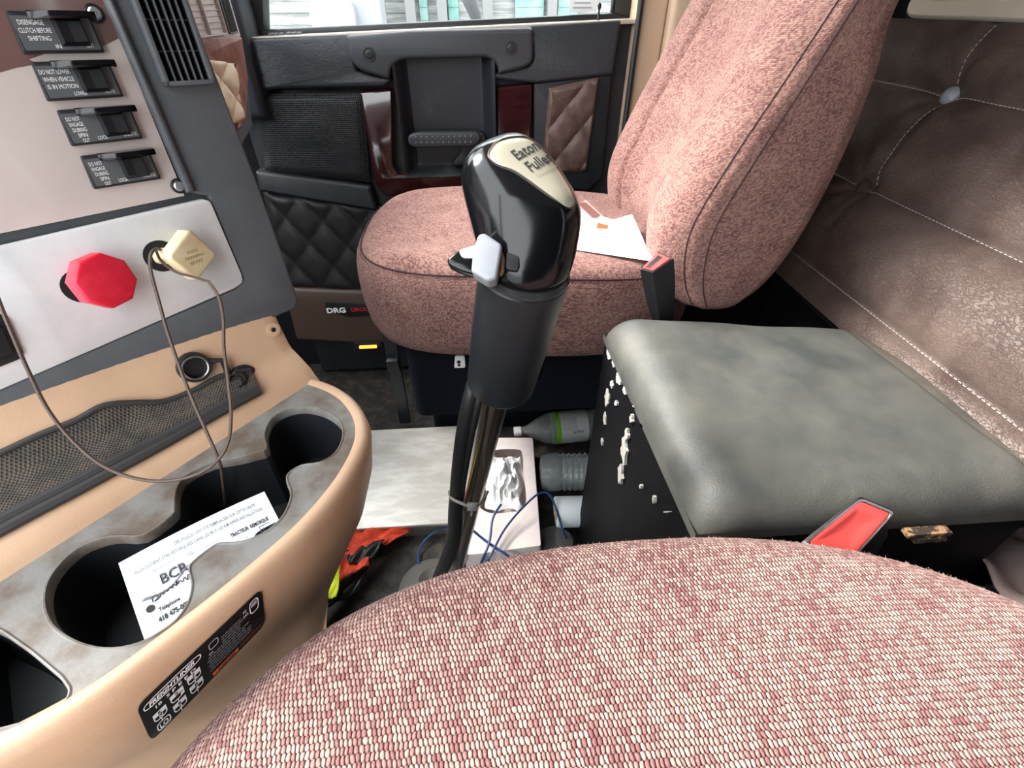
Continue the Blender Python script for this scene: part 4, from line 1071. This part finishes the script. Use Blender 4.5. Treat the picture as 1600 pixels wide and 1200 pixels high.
# passenger buckle: red slanted top between cushion and backrest
c = PX(1027, 408, 1, .74)
x = (PX(1050, 396, 1, .75)-PX(1003, 420, 1, .73)); 
pb_top = [PX(1001, 421, 1, .742), PX(1020, 426, 1, .728), PX(1052, 404, 1, .728), PX(1028, 393, 1, .745)]
pb = thing('seat_belt_buckle', 'black seat belt buckle with red top at the passenger seat hinge', 'seat belt buckle', (.32, .73, .5), 'seat belt buckles')
pb.pop('group', None) if hasattr(pb, 'pop') else None
dirv = (PX(1055, 480, 1, .76)-PX(1048, 404, 1, .735)).normalized()
b = B(); rr = []
for k, sc in ((0, 1), (.004, 1.03), (.05, 1.0), (.11, .85), (.16, .6)):
    cc = sum(pb_top, V((0, 0, 0)))/4; rr.append([cc+(q-cc)*sc+dirv*k for q in pb_top])
b.rings(rr, 0); b.build('buckle_body', blackp, pb)
b = B(); cc = sum(pb_top, V((0, 0, 0)))/4; nn = (pb_top[1]-pb_top[0]).cross(pb_top[2]-pb_top[1]).normalized()
if nn.dot(CAM-cc) < 0: nn = -nn
P_ = [cc+(q-cc)*.86 for q in pb_top]
b.rings([[q+nn*.0 for q in P_], [q+nn*.003 for q in P_], [cc+(q-cc)*.9+nn*.0038 for q in P_]], 0); b.build('release_button', beltred, pb)
sl = [P_[0]*.75+P_[1]*.25, P_[0]*.35+P_[1]*.65, P_[3]*.35+P_[2]*.65, P_[3]*.75+P_[2]*.25]; sl = [cc+(q-cc)*.8-(P_[1]-P_[0])*.12 for q in sl]
b = B(); b.rings([[q+nn*.0035 for q in sl], [q+nn*.0044 for q in sl]], 0); b.build('latch_slot', ink, pb)
# driver's buckle
c = PX(1335, 822, 1, .30)
drb = [PX(1255, 850, 1, .285), PX(1345, 778, 1, .315), PX(1398, 800, 1, .305), PX(1330, 880, 1, .27)]
db = thing('seat_belt_buckle', 'large black seat belt buckle with glossy red button in front of the storage box', 'seat belt buckle', (.42, .28, .5))
cc = sum(drb, V((0, 0, 0)))/4; nn = (drb[1]-drb[0]).cross(drb[2]-drb[1]).normalized()
if nn.dot(CAM-cc) < 0: nn = -nn
b = B(); rp = []
q0 = drb; xx = (q0[1]-q0[0]).normalized(); yy = nn.cross(xx); fr = (cc, xx, yy, nn)
P2 = rpoly([((q-cc).dot(xx), (q-cc).dot(yy)) for q in q0], .006, 4)
back = (V((.10, .02, -.22))).normalized()
r0 = [cc+xx*x+yy*y for x, y in P2]; cen = cc
rr = [[cen+(q-cen)*1.0+nn*.0 for q in r0], [cen+(q-cen)*1.05+nn*(-.003) for q in r0], [cen+(q-cen)*1.05+nn*(-.008)+back*.01 for q in r0], [cen+(q-cen)*1.0+back*.06 for q in r0], [cen+(q-cen)*.8+back*.11 for q in r0]]
b.rings(rr, 0, True, False, True)
b.rings([[cen+(q-cen)*1.0 for q in r0], [cen+(q-cen)*.93 for q in r0], [cen+(q-cen)*.91-nn*.002 for q in r0]], 1, True, False, False)
b.build('buckle_body', [blackp, steel], db)
b = B(); b.rings([[cen+(q-cen)*.9-nn*.003 for q in r0], [cen+(q-cen)*.9-nn*.0005 for q in r0], [cen+(q-cen)*.80+nn*.0005 for q in r0], [cen+(q-cen)*.55-nn*.002 for q in r0], [cen+(q-cen)*.2-nn*.003 for q in r0]], 0, True, False, True); b.build('release_button', beltred, db, label='red release button', ang=60)
b = B(); b.tube([cen+back*.10, cen+back*.2, cen+back*.32], .008, 10); b.build('buckle_stalk', rubber, db)

# ================================================================ STORAGE BOX between the seats
bx = thing('storage_box', 'black storage box with a worn padded vinyl lid between the seats', 'storage box', (.45, .53, 0))
TL, TR, BR, BL_ = V((.232, .765)), V((.655, .685)), V((.69, .318)), V((.243, .318))
def bxp(s, t): return (TL*(1-s)+TR*s)*(1-t)+(BL_*(1-s)+BR*s)*t
b = bxb = B(); poly = [(p.x, p.y) for p in (TL+V((.004, -.004)), TR+V((-.004, -.004)), BR+V((-.004, .004)), BL_+V((.004, .004)))]
b.prism(poly, WF, 0, .642, 0, .004)
# padded lid: rolled edges
lid = B()
def warp(q): return .5-.5*math.cos(math.pi*q) if True else q
def lidf(s, t):
    s, t = warp(warp(s)*.5+s*.5), warp(warp(t)*.5+t*.5)
    p = bxp(s, t); e = [s*.42, (1-s)*.42, t*.40, (1-t)*.44]; rd = (.055, .030, .030, .060); z = .702
    for q, r in zip(e, rd):
        if q < r: z -= .052*(1-math.sqrt(max(0, 1-((r-q)/r)**2)))
    z += .0016*math.sin(p.x*33+1)*math.sin(p.y*27+2)
    return V((p.x, p.y, max(z, .640)))
lid.grid(lidf, 70, 70, 0, False)
lid.rings([[V((p.x, p.y, z)) for p in (TL, TR, BR, BL_)] for z in (.652, .637)], 0, True, False, True)
lo_ = lid.build('padded_lid', lidv, bx, ang=60)
# chips through to the white board on the left side
cp = bxb; rc = random.Random(11)
for u, v, ww, hh in ((951, 552, 5, 14), (958, 565, 4, 12), (967, 590, 6, 16), (955, 600, 3, 8), (975, 610, 4, 9), (948, 622, 5, 18), (944, 655, 3, 14), (974, 705, 6, 26), (968, 740, 5, 22), (985, 655, 3, 10), (978, 680, 4, 14), (990, 630, 3, 8), (962, 630, 3, 6), (1003, 655, 2, 6), (940, 690, 2, 8), (1020, 780, 2, 8), (1040, 800, 6, 2), (1000, 760, 2, 5)):
    pts = []
    for k in range(15):
        a = k*2*math.pi/15; rad = rc.uniform(.6, 1.15); q = PX(u+ww*.7*rad*math.cos(a), v+hh*.8*rad*math.sin(a), 0, .2355); pts.append((q.y, min(q.z, .64)))
    cp.prism(pts, (V((.2362, 0, 0)), V((0, 1, 0)), V((0, 0, 1)), V((-1, 0, 0))), -.004, .0008, 1)
cp.build('box_body', [boxb, chipw], bx)
b = B(); b.prism(rpoly([(.60, .70), (.672, .68), (.735, .42), (.80, .30), (.685, .30), (.67, .5)], .004), WF, .672, .684, 0, .004); b.build('rear_flap', M('grey_flap_vinyl', (.055, .052, .046), .55, bump=.0005, bs=200, col2=(.10, .09, .075), vs=12), bx, label='thin grey vinyl flap behind the lid')

# rusty bracket and rubbish down by the driver's seat
b = B(); f0 = PX(1453, 836, 1, .30); b.box((f0.x, .305, f0.z), .055, .012, .007, 0, .002); b.box((f0.x+.004, .302, f0.z-.008), .04, .010, .008, 0, .003)
tag(b.build('rusty_bracket', M('rusty_metal', (.03, .02, .015), .8, col2=(.35, .20, .10), vs=90, vlo=.5, vhi=.62, bump=.002, bs=200), base=(f0.x, .305, f0.z)), 'rusty metal bracket on the near side of the storage box', 'bracket')
q = PX(1590, 900, 2, .52)
b = B(); b.grid(lambda s, t: q+V((-.05+.16*s, -.06+.14*t, .012*math.sin(s*9+t*4)+.01*math.cos(t*11))), 14, 12, 0, False)
o = b.build('crumpled_rag', M('rag_grey', (.16, .12, .11), .8), base=q-V((0, 0, .02)), ang=40); o.modifiers.new('t', 'SOLIDIFY').thickness = .004
tag(o, 'crumpled grey brown rag on the dark ledge at the right', 'rag')
b = B(); b.box((.86, .10, .25), .32, .42, .50, 0, .01); o = b.build('trim_3', cabm); o['kind'] = 'structure'; o['label'] = 'dark ledge behind the driver seat'

# ================================================================ PADDED REAR WALL PANEL
P0 = V((.9, 0, 1.01)); NL = V((1, 0, -.571)).normalized(); YL = V((0, 1, 0)); ZL = V((.571, 0, 1)).normalized()
def lq(u, v): p = PP(u, v, P0, NL)-P0; return (p.y, p.dot(ZL))
zs = [lq(1600, 165)[1], lq(1345, 298)[1], lq(1600, 640)[1]]
zs = [lq(1485, 150)[1]+0, (lq(1345, 298)[1]+lq(1600, 397)[1])/2, (lq(1240, 410)[1]+lq(1600, 640)[1])/2]
yb = [(1.02, lq(1555, 45)[1]), (lq(1484, 151)[0], zs[0]), (lq(1345, 298)[0], zs[1])]
zb0, zb1 = zs[2]-.055, lq(1600, 52)[1]
def puff(s, t):
    y = .05+1.5*s; z = zb0+(zb1-zb0)*t
    bands = [zb0-.02]+sorted(zs)+[zb1+.03]; h = 0
    for k in range(len(bands)-1):
        if bands[k] <= z <= bands[k+1]: w_ = (z-bands[k])/(bands[k+1]-bands[k]); h = (4*w_*(1-w_))**.5*.034
    if z < zs[2]: h *= .55
    # vertical stitched line through the buttons
    yl = .98+.015*(z/.1); h -= .006*math.exp(-((y-yl)/.012)**2) if z > zs[1]-.1 else 0
    for (yy, zz) in yb[1:]:
        r = math.hypot(y-yy, z-zz); h -= .016*math.exp(-(r/.03)**2)
        a = math.atan2(z-zz, y-yy); h -= .0025*math.cos(a*7)*math.exp(-((r-.05)/.035)**2)
    h = max(h, -.004)
    return P0+YL*y+ZL*z-NL*h
pw = thing('padded_wall_panel', 'brown leather padded panel with stitched seams and buttons along the rear of the cab', 'upholstery', (.85, .8, .6))
b = B(); b.grid(puff, 220, 120, 0, False); b.build('leather_padding', leather, pw, ang=80)
def onp(y, z, l): # point just above the padding
    s = (y-.05)/1.5; t = (z-zb0)/(zb1-zb0); return puff(s, t)-NL*l
for zz in zs:
    b = B()
    y = .30
    while y < 1.45:
        b.tube([onp(y, zz-.003, .0012), onp(y+.0055, zz-.003, .0012)], .0007, 4); y += .0085
    b.build('stitching', thread, pw)
b = B(); zz = zs[1]+.01
while zz < zb1-.005:
    yl = .98+.015*(zz/.1); b.tube([onp(yl, zz, .0012), onp(yl+.0006, zz+.0055, .0012)], .0007, 4); zz += .0085
b.build('stitching', thread, pw)
for k, (yy, zz) in enumerate(yb[1:]):
    c = P0+YL*yy+ZL*zz; b = B(); b.lathe([(.016, -.002), (.0165, .003), (.013, .009), (.007, .0125), (.0005, .0135)], (c-NL*(-.001), YL, ZL, -NL), 24, 0)
    b.build('tuft_button', M('button_grey', (.30, .31, .35), .4) if k == 0 else leather, pw, label='pale grey button' if k == 0 else None)
b = B(); b.prism([(.05, zb0-.01), (1.55, zb0-.01), (1.55, zb1), (.05, zb1)], (P0, YL, ZL, -NL), -.05, -.012, 0); b.build('panel_board', cabm, pw)
# cream window surround above the panel
b = B()
za = lq(1600, 38)[1]; y_r = lq(1432, 12)[0]
wo = rpoly([(y_r+.02, za), (-.2, za), (-.2, za+.6), (y_r+.02, za+.6)], .05, 8); wi = rpoly([(y_r-.02, za+.040), (-.16, za+.040), (-.16, za+.56), (y_r-.02, za+.56)], .04, 8)
fr = (P0, YL, ZL, -NL); n_ = len(wo)
def lp(p, h): return P0+YL*p[0]+ZL*p[1]-NL*h
b.rings([[lp(p, -.005) for p in wo], [lp(p, .010) for p in wo], [lp((p[0]*.94+q[0]*.06, p[1]*.94+q[1]*.06), .014) for p, q in zip(wo, wi)], [lp((p[0]*.2+q[0]*.8, p[1]*.2+q[1]*.8), .006) for p, q in zip(wo, wi)], [lp(p, -.01) for p in wi]], 0, True, False, False)
b.rings([[lp(p, -.008) for p in off2(wo, .004)], [lp(p, .003) for p in off2(wo, .006)], [lp(p, .004) for p in wo]], 1, True, False, False)
o = b.build('trim_4', [cream, rubber]); o['kind'] = 'structure'; o['label'] = 'cream moulded surround of the rear window'
b = B(); b.prism([(y_r, za+.03), (-.18, za+.03), (-.18, za+.57), (y_r, za+.57)], fr, -.03, -.02, 0); o = b.build('window_2', M('cream_blind', (.75, .66, .52), .8)); o['kind'] = 'structure'; o['label'] = 'rear window with a cream blind'

# ================================================================ THINGS ON THE FLOOR
# aluminium box
z_ = .06
c1 = PX(568, 669, 2, z_); c2 = PX(735, 668, 2, z_); c3 = PX(735, 820, 2, z_); c4 = PX(562, 821, 2, z_)
y0_, y1_ = (c3.y+c4.y)/2, (c1.y+c2.y)/2
ab = thing('aluminium_box', 'flat aluminium box with scuffed bare lid on the floor behind the shifter', 'metal box', ((c1.x+c3.x)/2, (y0_+y1_)/2, 0))
b = B(); b.box((-.25, (y0_+y1_)/2, z_-.004), .36, y1_-y0_, .008, 0, .002); b.build('lid', toolal, ab)
b = B(); b.box((-.25, (y0_+y1_)/2+.002, (z_-.008)/2), .35, y1_-y0_-.012, z_-.008, 0, .002); b.build('case', M('box_side_metal', (.35, .34, .33), .35, .8), ab)
# tissue box
tz = .085
tq4 = [PX(778, 684, 2, tz), PX(832, 684, 2, tz), PX(845, 852, 2, tz), PX(726, 868, 2, tz)]
tq4[0] = PX(752, 684, 2, tz)
tb = thing('tissue_box', 'pale pink cardboard tissue box with oval opening on the floor beside the shifter', 'tissue box', (sum(p.x for p in tq4)/4, sum(p.y for p in tq4)/4, 0))
outl = [(p.x, p.y) for p in tq4]
hl = [(lambda p: (p.x, p.y))(PX(u, v, 2, tz)) for u, v in [(765, 712), (775, 703), (806, 702), (816, 708), (818, 740), (822, 775), (818, 795), (800, 800), (770, 802), (752, 795), (748, 780), (752, 745)]]
hl = [(p.x, p.y) for p in cr(hl, 4, True)]
b = B(); platehole(b, rpoly(outl, .006), [hl], tz-.001, tz)
ol = rpoly(outl, .006); b.rings([[V((x, y, tz)) for x, y in ol], [V((x, y, tz-.003)) for x, y in off2(ol, .0015)], [V((x, y, .002)) for x, y in ol]], 0, True, False, True)
b.build('carton', pinkcard, tb)
rt = random.Random(2)
from mathutils import noise
def tis(s, t):
    u = 760+(816-760)*s; v = 716+(798-716)*t; p = PX(u, v, 2, tz-.008)
    n1 = noise.noise(V((s*2.6, t*3.4, 1.3))); n2_ = 1-2*abs(noise.noise(V((s*4.2+5, t*5.0, 2.7)))); n3 = 1-2*abs(noise.noise(V((s*9, t*10, 8.1))))
    h = .016+.018*n1+.014*n2_+.004*n3
    return p+V((.012*n1, .008*n2_, h*min(1, min(s, 1-s, t, 1-t)*5)))
b = B(); b.grid(tis, 50, 50, 0, False); b.build('tissue', tissue, tb, label='crumpled white tissue', ang=25)
# bottles lying on the floor
def bottle(name, label, p0, p1, prof, mats, spans=None):
    """p0 neck end, p1 bottom end"""
    ax = (p1-p0).normalized(); x = ax.orthogonal().normalized(); y = ax.cross(x)
    t = thing(name, label, 'bottle', (p0+p1)/2-V((0, 0, .05)))
    b = B(); b.lathe(prof, (p0, x, y, ax), 36, 0); o = b.build('bottle_body', mats, t, ang=50)
    return t, (p0, x, y, ax)
p0 = PX(808, 674, 2, .056); p1 = PX(1010, 655, 2, .056)
t, fr = bottle('water_bottle', 'clear plastic bottle with white cap and green edged label lying behind the tissue box', p0, p1,
    [(.013, .0), (.013, .018), (.015, .030), (.032, .060), (.047, .09), (.053, .115), (.0525, .125), (.0525, .23), (.053, .28), (.045, .30), (.001, .295)], petm)
b = B(); b.lathe([(.0145, -.010), (.0155, -.008), (.0155, .012), (.0145, .013)], fr, 24); b.build('cap', white, t)
b = B(); b.lathe([(.0530, .122), (.0535, .124), (.0535, .135), (.0530, .136)], fr, 36, 1, False); b.lathe([(.0530, .136), (.0534, .137), (.0534, .225), (.0530, .226)], fr, 36, 0, False)
def lbl(x, y, off=0):   # wrap text round the label: x along the circumference, y along the axis
    o_, ex, ey, ax = fr; a0 = math.atan2((CAM-o_).dot(ey), (CAM-o_).dot(ex)); a = a0+x/.0534
    return o_+ax*(.142+y)+(ex*math.cos(a)+ey*math.sin(a))*.0540
for k in range(7): b.text('eau de source naturelle', .0048, lambda x, y, k=k: lbl(-.028+y-k*-.0062, x), 2)
b.text('Aqua', .017, lambda x, y: lbl(.016+y, .03+x), 2)
b.build('bottle_label', [labw, green, ink], t)
p0 = PX(1040, 735, 2, .058); p1 = PX(843, 738, 2, .058)
LL = (p1-p0).length
prof = [(.013, 0), (.014, .02), (.045, .08), (.055, .10)]
for k in range(9): prof += [(.056, LL-.20+k*.016), (.0515, LL-.194+k*.016), (.0515, LL-.190+k*.016), (.056, LL-.185+k*.016)]
prof += [(.057, LL-.045), (.057, LL-.025), (.048, LL-.005), (.028, LL), (.001, LL-.008)]
bottle('water_bottle', 'clear ribbed bottle without label lying beside the tissue box', p0, p1, prof, petm)
# paper roll
p0 = PX(868, 800, 2, .06); p1 = V((p0.x+.11, p0.y-.005, .06)); ax = (p1-p0).normalized(); x = V((0, 1, 0)); y = ax.cross(x)
pr = thing('paper_roll', 'white paper roll with brown core lying against the storage box', 'paper roll', (p0.x+.05, p0.y, 0))
b = B(); b.lathe([(.018, .002), (.040, 0), (.042, .003), (.042, .11), (.018, .112)], (p0, x, y, ax), 32, 0, False); b.build('roll', M('roll_white', (.66, .72, .74), .6), pr)
b = B(); b.lathe([(.016, .004), (.019, -.001), (.019, .112), (.016, .112), (.016, .004)], (p0, x, y, ax), 24, 0, False); b.build('core', M('card_core', (.35, .22, .14), .8), pr)
# blue cord
cords = [[(618, 826, 1.0), (660, 828, .95), (675, 822, 1.0), (700, 823, .98)]]
zc_ = .09
cA = [PX(720, 820, 2, .03), PX(690, 826, 2, .03), PX(666, 842, 2, .02), PX(654, 862, 2, .012), PX(656, 882, 2, .012), PX(672, 900, 2, .012), PX(705, 915, 2, .02), PX(750, 895, 2, .07), PX(768, 865, 2, .10), PX(790, 825, 2, .11), PX(820, 790, 2, .12), PX(845, 770, 2, .13), PX(862, 778, 2, .12), PX(880, 830, 2, .06), PX(890, 850, 2, .02)]
ch_ = thing('blue_cord', 'thin blue plastic cord curling over the tissue box on the floor', 'cord', (-.05, .8, 0))
b = B(); b.tube(cr(cA, 10), .0028, 8); b.build('long_coil', bluec, ch_)
cB = [PX(783, 788, 2, .14), PX(770, 810, 2, .13), PX(765, 845, 2, .11), PX(755, 872, 2, .09), PX(742, 905, 2, .02)]
b = B(); b.tube(cr(cB, 8), .0032, 8); b.build('cord_end', bluec, ch_)
cC = [PX(738, 828, 2, .12), PX(760, 846, 2, .10), PX(790, 866, 2, .095), PX(815, 885, 2, .05)]
b = B(); b.tube(cr(cC, 8), .0032, 8); b.build('short_coil', bluec, ch_)
# dark round cap by the box
q = PX(868, 848, 2, .03)
b = B(); b.lathe([(.055, -.03), (.055, -.005), (.045, .008), (.02, .015), (.0005, .016)], (q, V((1, 0, 0)), V((0, 1, 0)), V((0, 0, 1))), 32, 0)
tag(b.build('rubber_cap', M('dusty_black_rubber', (.06, .06, .06), .6, bump=.0008, bs=120), base=(q.x, q.y, 0)), 'dusty black rubber cap on the floor in front of the paper roll', 'cap')
# hi-vis vest
hv = thing('safety_vest', 'crumpled orange mesh safety vest with yellow stripe on the floor beside the console', 'vest', (-.33, .72, 0))
def cloth(pts, z, amp, seed, nu=26, nv=16):
    rnd = random.Random(seed); ph = [rnd.uniform(0, 6) for _ in range(4)]; a, c, d, e = pts
    def fn(s, t):
        u = (a[0]*(1-s)+c[0]*s)*(1-t)+(e[0]*(1-s)+d[0]*s)*t; v = (a[1]*(1-s)+c[1]*s)*(1-t)+(e[1]*(1-s)+d[1]*s)*t
        p = PX(u, v, 2, z); return p+V((0, 0, amp*(abs(math.sin(s*8+ph[0]+t*2))+.6*math.sin(t*7+ph[1]+s*3)+.3*math.sin(s*17+t*11+ph[2]))))
    b = B(); b.grid(fn, nu, nv, 0, False); return b
def cb_(b, name, mat, label=None):
    o = b.build(name, mat, hv, ang=70, label=label); o.modifiers.new('t', 'SOLIDIFY').thickness = .003; return o
cb_(cloth(((545, 826), (646, 822), (618, 850), (540, 868)), .035, .012, 1), 'mesh_upper', orange)
cb_(cloth(((520, 872), (575, 852), (578, 885), (515, 920)), .055, .010, 2), 'mesh_lower', orange)
cb_(cloth(((540, 862), (600, 842), (584, 872), (545, 882)), .062, .006, 3), 'black_hem', rubber)
cb_(cloth(((512, 930), (580, 878), (560, 925), (500, 960)), .03, .008, 4), 'black_lining', rubber)
cb_(cloth(((505, 890), (533, 882), (526, 935), (470, 945)), .09, .006, 5), 'reflective_stripe', yellow, 'lime yellow reflective stripe')
